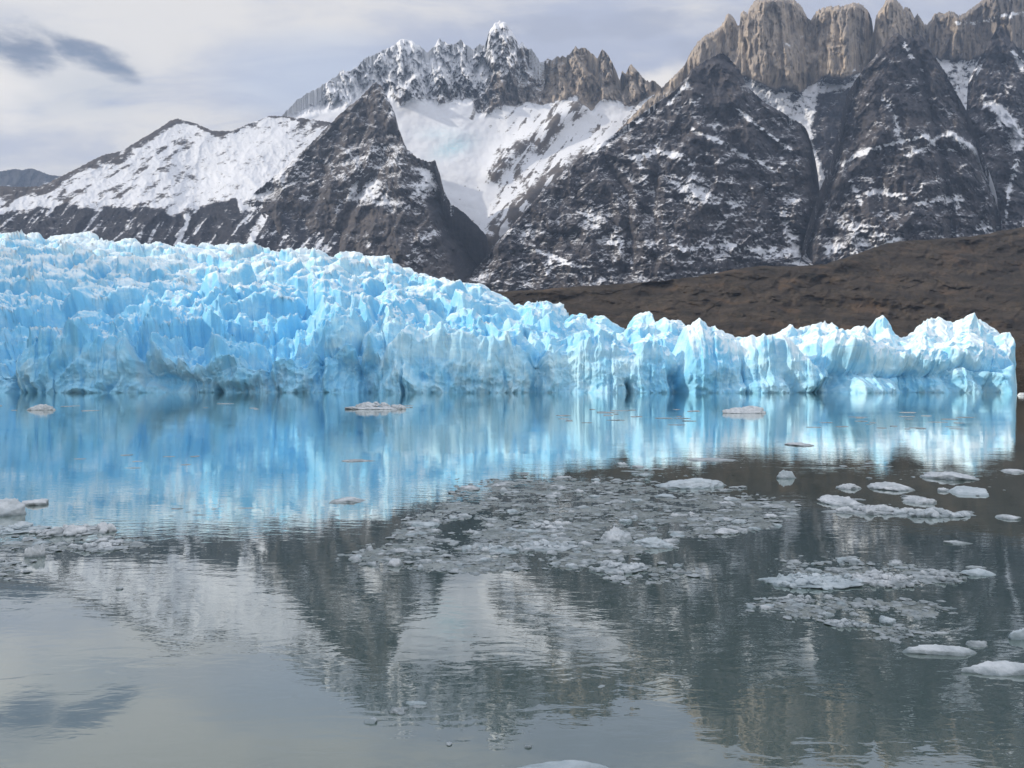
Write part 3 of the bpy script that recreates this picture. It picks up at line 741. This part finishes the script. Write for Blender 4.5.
    grey = (.40 - .30 * sstep(2, 24, Z + 9 * fbm(X / 20, Z / 12, oct=3, seed=257)))
    deep = sstep(560, 220, PX) * sstep(1200, 500, Y) + .3 * (1 - W) * sstep(14, 4, Z)  # bluer left ice paints in its shade; cliff foot is bluer as well
    crust_and_sun = np.broadcast_to(crust_and_sun, X.shape); grey = np.broadcast_to(grey, X.shape)
    root = bpy.data.objects.new('glacier', None); C.objects.link(root); root.location = (-60, 360, 0)
    for nm, sl in (('ice_cliff', slice(0, nc)), ('icefall', slice(nc - 1, None))):
        o = grid_mesh(nm, X[sl] + 60, Y[sl] - 360, Z[sl], M_ICE, dict(crust_and_sun=crust_and_sun[sl], grey=grey[sl], deep=deep[sl]), flip=False)
        o.parent = root
    return tag(root, 'blue crevassed glacier ending in a jagged ice cliff across the lake', 'glacier')
build_glacier()

# ------------------------------------------------------------------ lake
def water_mesh():
    v = np.array([(-9000, -2500, 0), (9000, -2500, 0), (9000, 13000, 0), (-9000, 13000, 0)], float)
    o = raw_mesh('water', v, np.array([[0, 1, 2, 3]]), M_WATER)
    return tag(o, kind='structure')
water_mesh()

# ------------------------------------------------------------------ floating ice
def ico(sub):
    t = (1 + 5 ** .5) / 2
    v = [(-1, t, 0), (1, t, 0), (-1, -t, 0), (1, -t, 0), (0, -1, t), (0, 1, t), (0, -1, -t), (0, 1, -t), (t, 0, -1), (t, 0, 1), (-t, 0, -1), (-t, 0, 1)]
    f = [(0,11,5),(0,5,1),(0,1,7),(0,7,10),(0,10,11),(1,5,9),(5,11,4),(11,10,2),(10,7,6),(7,1,8),(3,9,4),(3,4,2),(3,2,6),(3,6,8),(3,8,9),(4,9,5),(2,4,11),(6,2,10),(8,6,7),(9,8,1)]
    v = [np.array(p) / np.linalg.norm(p) for p in v]
    for _ in range(sub):
        mid = {}; nf = []
        def m(a, b):
            k = (min(a, b), max(a, b))
            if k not in mid:
                p = v[a] + v[b]; v.append(p / np.linalg.norm(p)); mid[k] = len(v) - 1
            return mid[k]
        for a, b, c in f:
            ab, bc, ca = m(a, b), m(b, c), m(c, a)
            nf += [(a, ab, ca), (b, bc, ab), (c, ca, bc), (ab, bc, ca)]
        f = nf
    return np.array(v), np.array(f, np.int32)
ICO = {k: ico(k) for k in (1, 2, 3, 4, 5)}

def water_point(px, py):
    y = EYE * F / (py - CY)
    return (px - CX) / F * y, y

def lump_mesh(sub, sx, sy, sz, seed, lumpy=.35, freq=1.6, flat=0.0, sharp=.5):
    """a lump of ice: an ellipsoid broken into knobs and hollows, wider at the waterline"""
    v, f = ICO[sub]
    q = np.random.default_rng(seed).uniform(-40, 40, 3)
    a = np.array([sx, sy, sz]) / max(sx, sy)
    p = v * np.maximum(a, .35) * freq * 1.5 + q
    n1 = fbm(p[:, 0], p[:, 1], p[:, 2], oct=3, seed=seed % 50)
    n2 = ridged(p[:, 0] * 1.4, p[:, 1] * 1.4, p[:, 2] * 1.4, oct=3, seed=seed % 50 + 7) - .45
    g = np.random.default_rng(seed + 5)
    N = g.normal(size=(16, 3)); N[:, 2] *= .8; N /= np.linalg.norm(N, axis=1)[:, None]
    dd = g.uniform(.60, .98, 16)
    rp = np.minimum(1.12, (dd[None] / np.maximum(v @ N.T, 1e-3)).min(1))
    r = rp * (1 + .55 * lumpy * (n1 * 1.3 * (1 - sharp) + n2 * 1.5 * sharp))
    co = v * r[:, None]
    if flat: co[:, 2] = np.where(co[:, 2] > 0, np.minimum(co[:, 2], (1 - flat) + .12 * n1 + .06 * n2), co[:, 2])
    # small knobs only on top
    co[:, 2] = co[:, 2] + np.clip(co[:, 2], 0, 1) * 0.45 * lumpy * fbm(p[:, 0] * 2.6, p[:, 1] * 2.6, oct=2, seed=seed % 50 + 3)
    co = co * np.array([sx, sy, sz])
    co[:, 2] = np.where(co[:, 2] < 0, co[:, 2] * .6, co[:, 2])
    return co, f

def floe(px, py, w, h, label, seed, cat='ice floe', name='ice_floe', lumpy=.4, freq=1.6, flat=0.0, sharp=.5, mat=None, sub=4, group=None, ratio=.55, sink=.12, tall=False):
    x, y = water_point(px, py)
    sx = w * y / F / 2 * 1.15
    sy = sx * ratio
    if y < 60 and not tall:       # most of the height seen on near floes is their depth along the water
        sy = min(max(.6 * h * y * y / (EYE * F) / 2, .35 * sx), 1.1 * sx)
        sz = max(.58 * h * y / F, .12 * sx)
    else:
        sz = max(h * y / F - sy * EYE / y, .12 * sx)
    sz = sz / (1 + .25 * lumpy)
    co, f = lump_mesh(sub, sx, sy, sz, seed, lumpy, freq, flat, sharp)
    co[:, 2] -= sink * sz
    o = raw_mesh(name, co, f, mat or M_FLOE)
    o.location = (x, y, 0)
    return tag(o, label, cat, group)

def pack(px, py, w, h, label, seed, n=36, mat=None, big=1.0, ratio=.5):
    """a floe made of many lumps frozen together"""
    x, y = water_point(px, py)
    g = np.random.default_rng(seed)
    sx = w * y / F / 2 * 1.08; sy = sx * ratio; hz = max(h * y / F - sy * EYE / y, .14 * sx)
    if y < 60:
        sy = min(max(.62 * h * y * y / (EYE * F) / 2, .3 * sx), 1.1 * sx); hz = max(.40 * h * y / F, .09 * sx)
    n = int(n * 2.2)
    cos, fs, off = [], [], 0
    co, f = lump_mesh(4, sx, sy, hz * .5, seed, .4, 2.0, .3, .3)
    co[:, 2] -= .1 * hz; cos.append(co); fs.append(f); off += len(co)
    for i in range(n):
        a = g.uniform(0, 6.283); q = g.random() ** .6
        r = sx * big * (.03 + .12 * g.random() ** 2.2)
        co, f = lump_mesh(3, r * g.uniform(.8, 1.5), r, r * g.uniform(.6, 1.0), seed * 7 + i, .45, 1.0, 0, .3)
        co += np.array([math.cos(a) * q * sx * .92, math.sin(a) * q * sy * .92, hz * .40 * (1 - q ** 2) + g.uniform(-.1, .12) * hz])
        cos.append(co); fs.append(f + off); off += len(co)
    o = raw_mesh('ice_floe', np.vstack(cos), np.vstack(fs), mat or M_FLOE)
    o.location = (x, y, 0)
    return tag(o, label, 'ice floe')

# floes one can single out, from the glacier toward the shore
far = [
 (42, 410, 26, 8, 'small white floe alone on blue water far left', dict(lumpy=.5)),
 (376, 409, 60, 9, 'long low white floe on blue water just below the dark ice cliff', dict(lumpy=.45, freq=2.2)),
 (747, 413, 42, 9, 'white floe with a pointed middle below the sunlit ice cliff', dict(lumpy=.5, sharp=.2)),
 (802, 445, 28, 7, 'grey lens shaped floe where the ice reflection ends', dict(flat=.2, sink=.4)),
 (355, 461, 36, 6, 'flat grey slab floe in the middle of the blue reflection', dict(flat=.35, lumpy=.25, sink=.4)),
 (345, 501, 32, 8, 'pale grey floe with a low hump in the blue reflection', dict(lumpy=.5)),
 (717, 460, 50, 6, 'flat grey floe at the edge of the brown reflection', dict(flat=.3, lumpy=.25, sink=.4)),
 (688, 486, 68, 13, 'broad pale floe at the upper edge of the brash ice', dict(lumpy=.4, freq=2.0)),
 (785, 478, 21, 11, 'rounded white lump standing above the dark water', dict(tall=True, lumpy=.35)),
 (952, 478, 42, 14, 'white floe with a high left hump and a tapering right end', dict(lumpy=.45)),
 (967, 493, 40, 11, 'smooth rounded pale floe on dark water, right side', dict(lumpy=.25)),
 (893, 488, 37, 10, 'grey pointed floe on dark brown water', dict(lumpy=.35)),
 (920, 502, 26, 12, 'blocky floe in front of the slush strip', dict(lumpy=.5, flat=.1)),
 (847, 488, 24, 9, 'low floe with two knobs beside the grey pointed floe', dict(lumpy=.55)),
 (1013, 472, 22, 5, 'thin white floe at the right edge of the picture', dict(lumpy=.4)),
 (1010, 518, 21, 6, 'small diamond shaped floe alone on very dark water', dict(lumpy=.3)),
 (955, 543, 26, 5, 'thin flat bar of ice alone on dark water', dict(flat=.3)),
 (840, 503, 40, 15, 'white angular floe heading the long slush strip', dict(lumpy=.5)),
 (875, 512, 84, 11, 'long low floe of packed lumps on dark water', dict(lumpy=.5, freq=3.0, ratio=.4)),
 (930, 515, 76, 8, 'thin right hand tail of the packed ice strip', dict(lumpy=.5, freq=3.0, ratio=.4)),
]
near = [
 (1022, 395.5, 12, 3, 'thin strip of white ice on the shore past the right end of the cliff', dict(lumpy=.3, name='ice_strip', cat='ice')),
 (6, 514, 46, 30, 'big smooth white ice block at the left edge', dict(lumpy=.22, flat=.35, sharp=.2, cat='ice block', name='ice_block', ratio=.8, tall=True)),
 (35, 504, 24, 10, 'tan grey floe behind the big white ice block', dict(lumpy=.3)),
 (14, 530, 66, 16, 'knobbly white floe under the big ice block', dict(lumpy=.55, freq=2.2)),
 (74, 532, 78, 18, 'long knobbly white floe pointing right, near the left edge', dict(lumpy=.5, freq=2.4, ratio=.4)),
 (104, 548, 50, 15, 'rounded lumpy floe in the slush below the long white floe', dict(lumpy=.6, freq=2.2)),
 (36, 556, 20, 18, 'clear turquoise ice lump in dark water, far left', dict(tall=True, lumpy=.4, cat='ice lump', name='ice_lump')),
 (550, 528, 42, 16, 'white lump pile in the middle of the brash ice', dict(lumpy=.65, freq=2.4)),
 (548, 546, 60, 16, 'broad white floe with a flat underside in the brash ice', dict(lumpy=.5, freq=2.2)),
 (497, 550, 38, 12, 'white knobbly floe before open dark water', dict(lumpy=.6, freq=2.4)),
 (396, 565, 16, 11, 'round white ball of ice with a grey slush tail', dict(lumpy=.25, name='ice_lump', cat='ice lump')),
 (396, 552, 20, 8, 'small crumbly floe above the round ice ball', dict(lumpy=.6)),
 (613, 541, 30, 18, 'pointed white ice lump rising from the brash ice', dict(tall=True, lumpy=.5, sharp=.2)),
 (618, 569, 62, 16, 'knobbly floe at the lower edge of the brash ice', dict(lumpy=.55, freq=2.6)),
 (655, 545, 40, 13, 'white floe with one peak in the brash ice', dict(lumpy=.55)),
 (722, 533, 28, 8, 'low white floe at the right end of the brash ice', dict(lumpy=.5)),
 (812, 582, 92, 26, 'large pack of white ice lumps on the dark right water', dict(lumpy=.6, freq=3.4, ratio=.5, sub=5)),
 (884, 581, 66, 24, 'pale ice pack with a white peak, next to the largest pack', dict(lumpy=.6, freq=2.8, sub=5)),
 (940, 578, 46, 22, 'grey crumbly ice pack at the end of the floe row', dict(lumpy=.65, freq=3.2, mat='w')),
 (978, 574, 36, 10, 'small smooth floe trailing right of the grey ice pack', dict(lumpy=.35)),
 (798, 600, 38, 13, 'white floe with a horn shaped knob on slush', dict(lumpy=.65, freq=2.2)),
 (887, 622, 15, 11, 'bright white wedge of ice standing on the slush', dict(lumpy=.4, name='ice_lump', cat='ice lump', ratio=.35)),
 (848, 625, 48, 11, 'low pale floe left of the white wedge', dict(lumpy=.4, freq=2.2)),
 (938, 652, 56, 14, 'smooth blue grey floe at the lower edge of the slush', dict(lumpy=.3)),
 (976, 645, 26, 7, 'small knobbly floe right of the smooth blue grey floe', dict(lumpy=.55)),
 (1020, 638, 26, 18, 'tall white floe cut by the right edge of the picture', dict(tall=True, lumpy=.3)),
 (1000, 672, 76, 17, 'pale floe with a thin left tip, lowest at the right edge', dict(lumpy=.35, freq=1.8)),
 (550, 774, 104, 18, 'smooth blue white floe at the bottom edge of the picture', dict(lumpy=.2, freq=1.6, ratio=.8)),
 (371, 722, 11, 8, 'small white ice cube like lump near the bottom', dict(lumpy=.3, name='ice_lump', cat='ice lump')),
 (396, 711, 14, 9, 'spiky little white ice fragment near the bottom', dict(lumpy=.7, name='ice_lump', cat='ice lump')),
 (445, 724, 10, 7, 'small white ice fragment right of the spiky one', dict(lumpy=.5, name='ice_lump', cat='ice lump')),
 (528, 747, 7, 5, 'tiny bright fragment above the bottom floe', dict(lumpy=.4, name='ice_lump', cat='ice lump', sub=3)),
]
for k, (px, py, w, h, label, kw) in enumerate(far + near):
    kw = dict(kw)
    if kw.get('sub') == 5 or kw.get('freq', 0) >= 2.2:
        pack(px, py, w, h, label, 300 + k, 44 if kw.get('sub') == 5 else 20, M_BRASH if kw.get('mat') else None, .8 if kw.get('sub') == 5 else 1.1, kw.get('ratio', .5)); continue
    if kw.get('mat') == 'w': kw['mat'] = M_BRASH
    floe(px, py, w, h, label, 300 + k, **kw)

# thin scraps drifting under the cliff and smaller lumps in the drift
r_ = np.random.default_rng(77)
scrap_rows = [(140, 400, 7, 402, 413), (330, 250, 4, 404, 412), (590, 60, 8, 408, 424), (640, 110, 14, 409, 426), (855, 110, 12, 412, 430), (935, 80, 12, 412, 430), (150, 140, 8, 455, 470), (210, 110, 8, 508, 518), (300, 80, 6, 512, 522),
              (860, 60, 6, 462, 476), (660, 80, 8, 466, 474), (500, 60, 5, 470, 482)]
k = 0
for cx, wd, n, ya, yb in scrap_rows:
    for i in range(n):
        k += 1
        floe(cx + r_.uniform(-.5, .5) * wd, r_.uniform(ya, yb), r_.uniform(5, 20), r_.uniform(1.0, 2.6), 'thin grey scrap of ice drifting flat on the open water', 700 + k,
             cat='ice scrap', name='ice_scrap', flat=.4, lumpy=.3, sub=2, group='thin ice scraps on the open water', mat=M_BRASH, ratio=.9, sink=.35)

DRIFT = [
 [(452, 482), (540, 472), (640, 478), (740, 484), (800, 502), (800, 520), (772, 535), (690, 546), (640, 560), (560, 574), (480, 578), (400, 572), (330, 556), (390, 536), (400, 516), (440, 500)],
 [(592, 562), (700, 556), (722, 575), (680, 592), (600, 588)],
 [(742, 562), (820, 556), (900, 560), (985, 566), (990, 580), (900, 590), (780, 586)],
 [(740, 596), (830, 592), (905, 590), (950, 604), (975, 612), (930, 622), (960, 650), (900, 640), (830, 628), (740, 618)],
 [(-10, 528), (60, 536), (130, 532), (190, 552), (120, 564), (60, 560), (20, 580), (-10, 582)],
 [(815, 492), (850, 496), (965, 508), (975, 516), (900, 522), (830, 508)],
 [(860, 476), (935, 480), (1000, 490), (990, 500), (905, 500)],
 [(800, 545), (860, 548), (870, 556), (810, 556)],
 [(555, 466), (640, 462), (720, 474), (700, 480), (580, 476)],
 [(330, 708), (400, 700), (470, 712), (480, 726), (420, 732), (360, 724)],
 [(480, 742), (520, 738), (528, 752), (500, 756), (484, 750)],
]
DENS = [1.02, .9, 1.0, .98, .85, .9, .75, .65, .65, .2, .35]
def drift_mask(px, py, x, y):
    m = np.zeros(px.shape)
    for pl, dn in zip(DRIFT, DENS):
        m = np.maximum(m, dn * sstep(-9, 12, poly_sd(px, py * 1.0, pl)))
    n = .55 * fbm(x / 2.6, y / 2.8, oct=3, seed=261) + .85 * fbm(x / .95, y / 1.0, oct=4, seed=263, gain=.6)
    return m, n

# larger lumps of the drift, each a thing
def drift_points(n, lo, seed):
    g = np.random.default_rng(seed)
    px = g.uniform(-5, 1010, n); py = 460 + (g.random(n) ** 1.0) * 300
    x, y = water_point(px, py)
    m, nn = drift_mask(px, py, x, y)
    keep = (m + 1.1 * nn - .3) > lo * g.random(n) + .22
    return px[keep], py[keep], x[keep], y[keep], m[keep]
px_, py_, x_, y_, m_ = drift_points(2200, .5, 91)
sel = np.argsort(r_.random(len(px_)))[:270]
for i, q in enumerate(sel):
    floe(px_[q], py_[q], r_.uniform(6, 15) + 14 * r_.random() ** 3, r_.uniform(3, 8), 'knobbly grey white ice chunk floating among the brash ice', 1000 + i, cat='ice chunk', name='ice_chunk', lumpy=.6, freq=r_.uniform(1.5, 2.6),
         sub=3, group='ice chunks in the brash ice', ratio=r_.uniform(.5, .9), sink=.25)

def make_brash():
    px, py, x, y, m = drift_points(42000, .6, 95)
    g = np.random.default_rng(96)
    V, Fc = ICO[1]
    nv = len(V)
    n = len(px)
    size = (.022 + .10 * g.random(n) ** 3) * (y / 22) ** .8
    co = np.repeat(V[None], n, 0) * (1 + g.uniform(-.35, .35, (n, nv, 1)))
    ang = g.uniform(0, 6.28, n); c, s_ = np.cos(ang)[:, None], np.sin(ang)[:, None]
    st = g.uniform(.6, 1.5, n)[:, None]
    X = co[:, :, 0] * st; Yc = co[:, :, 1]
    Xr = X * c - Yc * s_; Yr = X * s_ + Yc * c
    Z = co[:, :, 2] * g.uniform(.14, .34, n)[:, None]
    P = np.stack([Xr * size[:, None] + x[:, None], Yr * size[:, None] + y[:, None], Z * size[:, None] + (g.uniform(-.1, .25, n) * size)[:, None]], -1)
    f = (Fc[None] + (np.arange(n) * nv)[:, None, None]).reshape(-1, 3)
    o = raw_mesh('brash_ice', P.reshape(-1, 3), f, M_BRASH, smooth=False)
    tag(o, 'small broken ice fragments spread over the dark water', kind='stuff')
    # wet slush between the fragments, a thin skin that dips under the water where it thins out
    PXg = np.arange(-12, 1012, 1.6); PYg = np.concatenate([np.arange(460, 600, .55), np.arange(600, 760, 1.0)])
    PX, PY = np.meshgrid(PXg, PYg)
    x, y = water_point(PX, PY)
    m, nn = drift_mask(PX, PY, x, y)
    hgt = (m - .99) * .9 + 1.1 * nn + .22 * fbm(x / .3, y / .4, oct=3, seed=267)
    Z = np.clip(hgt, -.3, .8) * .022 + np.where(hgt > 0, .008 * fbm(x / .08, y / .1, oct=2, seed=269), 0)
    o = grid_mesh('slush', x, y, Z, M_SLUSH, flip=True)
    tag(o, 'wet grey slush skin floating between the ice fragments', kind='stuff')
make_brash()

# ------------------------------------------------------------------ air
def make_haze():
    m = bpy.data.materials.new('pale_air'); m.use_nodes = True
    nt = NT(m.node_tree); out = nt.n('ShaderNodeOutputMaterial')
    v = nt.n('ShaderNodeVolumePrincipled', i_Color=(0.52, 0.70, 1.0, 1), i_Density=HAZE, i_Anisotropy=0.2)
    nt.set(out.inputs['Volume'], v.outputs[0])
    x0, x1, y0, y1, z0, z1 = -9500, 9500, -2600, 13800, -8, 3150
    v = np.array([(x, y, z) for z in (z0, z1) for y in (y0, y1) for x in (x0, x1)], float)
    f = np.array([(0, 2, 3, 1), (4, 5, 7, 6), (0, 1, 5, 4), (2, 6, 7, 3), (0, 4, 6, 2), (1, 3, 7, 5)])
    o = raw_mesh('haze', v, f, m, smooth=False)
    return tag(o, kind='stuff')
HAZE = 2.8e-5
make_haze()

# ------------------------------------------------------------------ sky, sun, camera
SUN_AZ = math.radians(-93)     # measured from the view direction, negative to the left
SUN_EL = math.radians(26)
def make_world():
    w = bpy.data.worlds.new('World'); bpy.context.scene.world = w; w.use_nodes = True
    nt = NT(w.node_tree)
    out = nt.n('ShaderNodeOutputWorld')
    sky = nt.n('ShaderNodeTexSky'); sky.sky_type = 'NISHITA'; sky.sun_disc = False
    sky.sun_elevation = SUN_EL; sky.sun_rotation = SUN_AZ
    sky.altitude = 50; sky.air_density = 1.0; sky.dust_density = 1.0
    g = nt.n('ShaderNodeTexCoord').outputs['Generated']
    sp = nt.n('ShaderNodeSeparateXYZ', i_0=g)
    x, y, z = sp.outputs
    az = nt.math('ARCTAN2', x, y)
    hyp = nt.math('SQRT', nt.math('ADD', nt.math('MULTIPLY', x, x), nt.math('MULTIPLY', y, y)))
    el = nt.math('DIVIDE', z, nt.math('MAXIMUM', hyp, .05))
    el = nt.math('ABSOLUTE', el)
    # a flat cloud deck seen at a slant
    den = nt.math('ADD', nt.math('ABSOLUTE', z), .16)
    cv = nt.n('ShaderNodeCombineXYZ', i_0=nt.math('DIVIDE', x, den), i_1=nt.math('DIVIDE', y, den), i_2=0.0).outputs[0]
    n1 = nt.noise(nt.mapping(cv, (1.0, 1.5, 1), loc=(2.3, .6, 0)), 1.05, 6, 0.55, 0.5)
    n2 = nt.noise(nt.mapping(cv, (1.6, 3.4, 1), rot=(0, 0, .25), loc=(5.1, 1.7, 0)), 1.6, 5, 0.6, 0.6)
    shade = nt.math('ADD', nt.math('MULTIPLY', n1, .65), nt.math('MULTIPLY', n2, .35))
    light = nt.ramp(shade, .40, .60)
    cloud = nt.mix(light, (0.50, 0.545, 0.68), (0.83, 0.81, 0.80))
    # the low bank of dark cloud on the left, from its bearing and height
    def blob(a0, e0, wa, we, tilt=0.0):
        da = nt.math('SUBTRACT', az, a0); de = nt.math('SUBTRACT', nt.math('SUBTRACT', el, e0), nt.math('MULTIPLY', da, tilt))
        q = nt.math('ADD', nt.math('POWER', nt.math('DIVIDE', da, wa), 2.0), nt.math('POWER', nt.math('DIVIDE', de, we), 2.0))
        return nt.math('SUBTRACT', 1.0, q)
    wn = nt.noise(nt.n('ShaderNodeCombineXYZ', i_0=az, i_1=nt.math('MULTIPLY', el, 2.2), i_2=0.0).outputs[0], 15.0, 6, 0.56, .15)
    wob = nt.math('MULTIPLY', nt.math('SUBTRACT', wn, .5), 3.4)
    dk = nt.math('MAXIMUM', blob(-0.552, .360, .044, .030, -.05), blob(-0.485, .362, .052, .017, -.22))
    dk = nt.math('MAXIMUM', dk, blob(-0.66, .37, .09, .034))
    dk = nt.ramp(nt.math('ADD', dk, wob), -.35, 1.05)
    cloud = nt.mix(nt.math('MULTIPLY', dk, .95), cloud, (0.22, 0.27, 0.38))
    lt = nt.ramp(nt.math('ADD', nt.math('MAXIMUM', blob(0.175, .352, .075, .045, .0), blob(-.62, .30, .10, .05)), nt.math('MULTIPLY', nt.math('SUBTRACT', wn, .5), 2.0)), -.1, 1.0)
    cloud = nt.mix(nt.math('MULTIPLY', lt, .9), cloud, (0.98, 0.935, 0.89))
    bl = nt.ramp(nt.math('ADD', blob(-0.24, .375, .15, .06, .1), nt.math('MULTIPLY', nt.math('SUBTRACT', n2, .5), 1.5)), -.2, 1.0)
    cloud = nt.mix(nt.math('MULTIPLY', bl, .65), cloud, (0.60, 0.67, 0.81))
    gy = nt.ramp(nt.math('ADD', nt.math('MAXIMUM', blob(.12, .445, .22, .022, .0), blob(.24, .41, .06, .020)), nt.math('MULTIPLY', nt.math('SUBTRACT', wn, .5), 2.6)), .0, 1.0)
    cloud = nt.mix(nt.math('MULTIPLY', gy, .7), cloud, (0.44, 0.48, 0.60))
    up = nt.ramp(el, .45, 1.3, 1.0, SKY_UP)
    lowglow = nt.ramp(el, .18, .36, 1.0, 0.0)
    cloud = nt.mix(nt.math('MULTIPLY', lowglow, .45), cloud, (0.76, 0.74, 0.73))
    # thin places let the blue through
    gap = nt.ramp(nt.noise(nt.mapping(cv, (.9, 1.2, 1), loc=(7.7, 3.1, 0)), 1.0, 4, 0.5), .50, .66, 0, .30)
    bgc = nt.n('ShaderNodeBackground', i_Color=cloud); nt.set(bgc.inputs[1], up)
    bgs = nt.n('ShaderNodeBackground', i_Color=sky.outputs[0], i_Strength=0.12)
    mx = nt.n('ShaderNodeMixShader', i_0=gap, i_1=bgc.outputs[0], i_2=bgs.outputs[0])
    nt.set(out.inputs[0], mx.outputs[0])
SKY_UP = 1.75
make_world()

sd = bpy.data.lights.new('sun', 'SUN'); sd.energy = 3.5; sd.angle = math.radians(0.6); sd.color = (1.0, 0.90, 0.76)
so = bpy.data.objects.new('sun', sd); C.objects.link(so)
from mathutils import Vector
to_sun = Vector((math.sin(SUN_AZ) * math.cos(SUN_EL), math.cos(SUN_AZ) * math.cos(SUN_EL), math.sin(SUN_EL)))
so.rotation_euler = to_sun.to_track_quat('Z', 'Y').to_euler(); so.location = to_sun * 3000

cd = bpy.data.cameras.new('camera'); cd.sensor_width = 36; cd.lens = 36 * F / 1024; cd.clip_end = 60000; cd.clip_start = 0.1
co = bpy.data.objects.new('camera', cd); C.objects.link(co)
co.location = (0, 0, EYE); co.rotation_euler = (math.radians(90), 0, 0)
S_ = bpy.context.scene
S_.camera = co
S_.view_settings.view_transform = 'Standard'; S_.view_settings.look = 'None'
S_.view_settings.exposure = 0; S_.view_settings.gamma = 1; S_.view_settings.use_curve_mapping = False
S_.cycles.max_bounces = 6; S_.cycles.diffuse_bounces = 4; S_.cycles.glossy_bounces = 3
S_.cycles.use_denoising = True
S_.cycles.use_adaptive_sampling = True; S_.cycles.adaptive_threshold = 0.025
S_.render.engine = 'CYCLES'
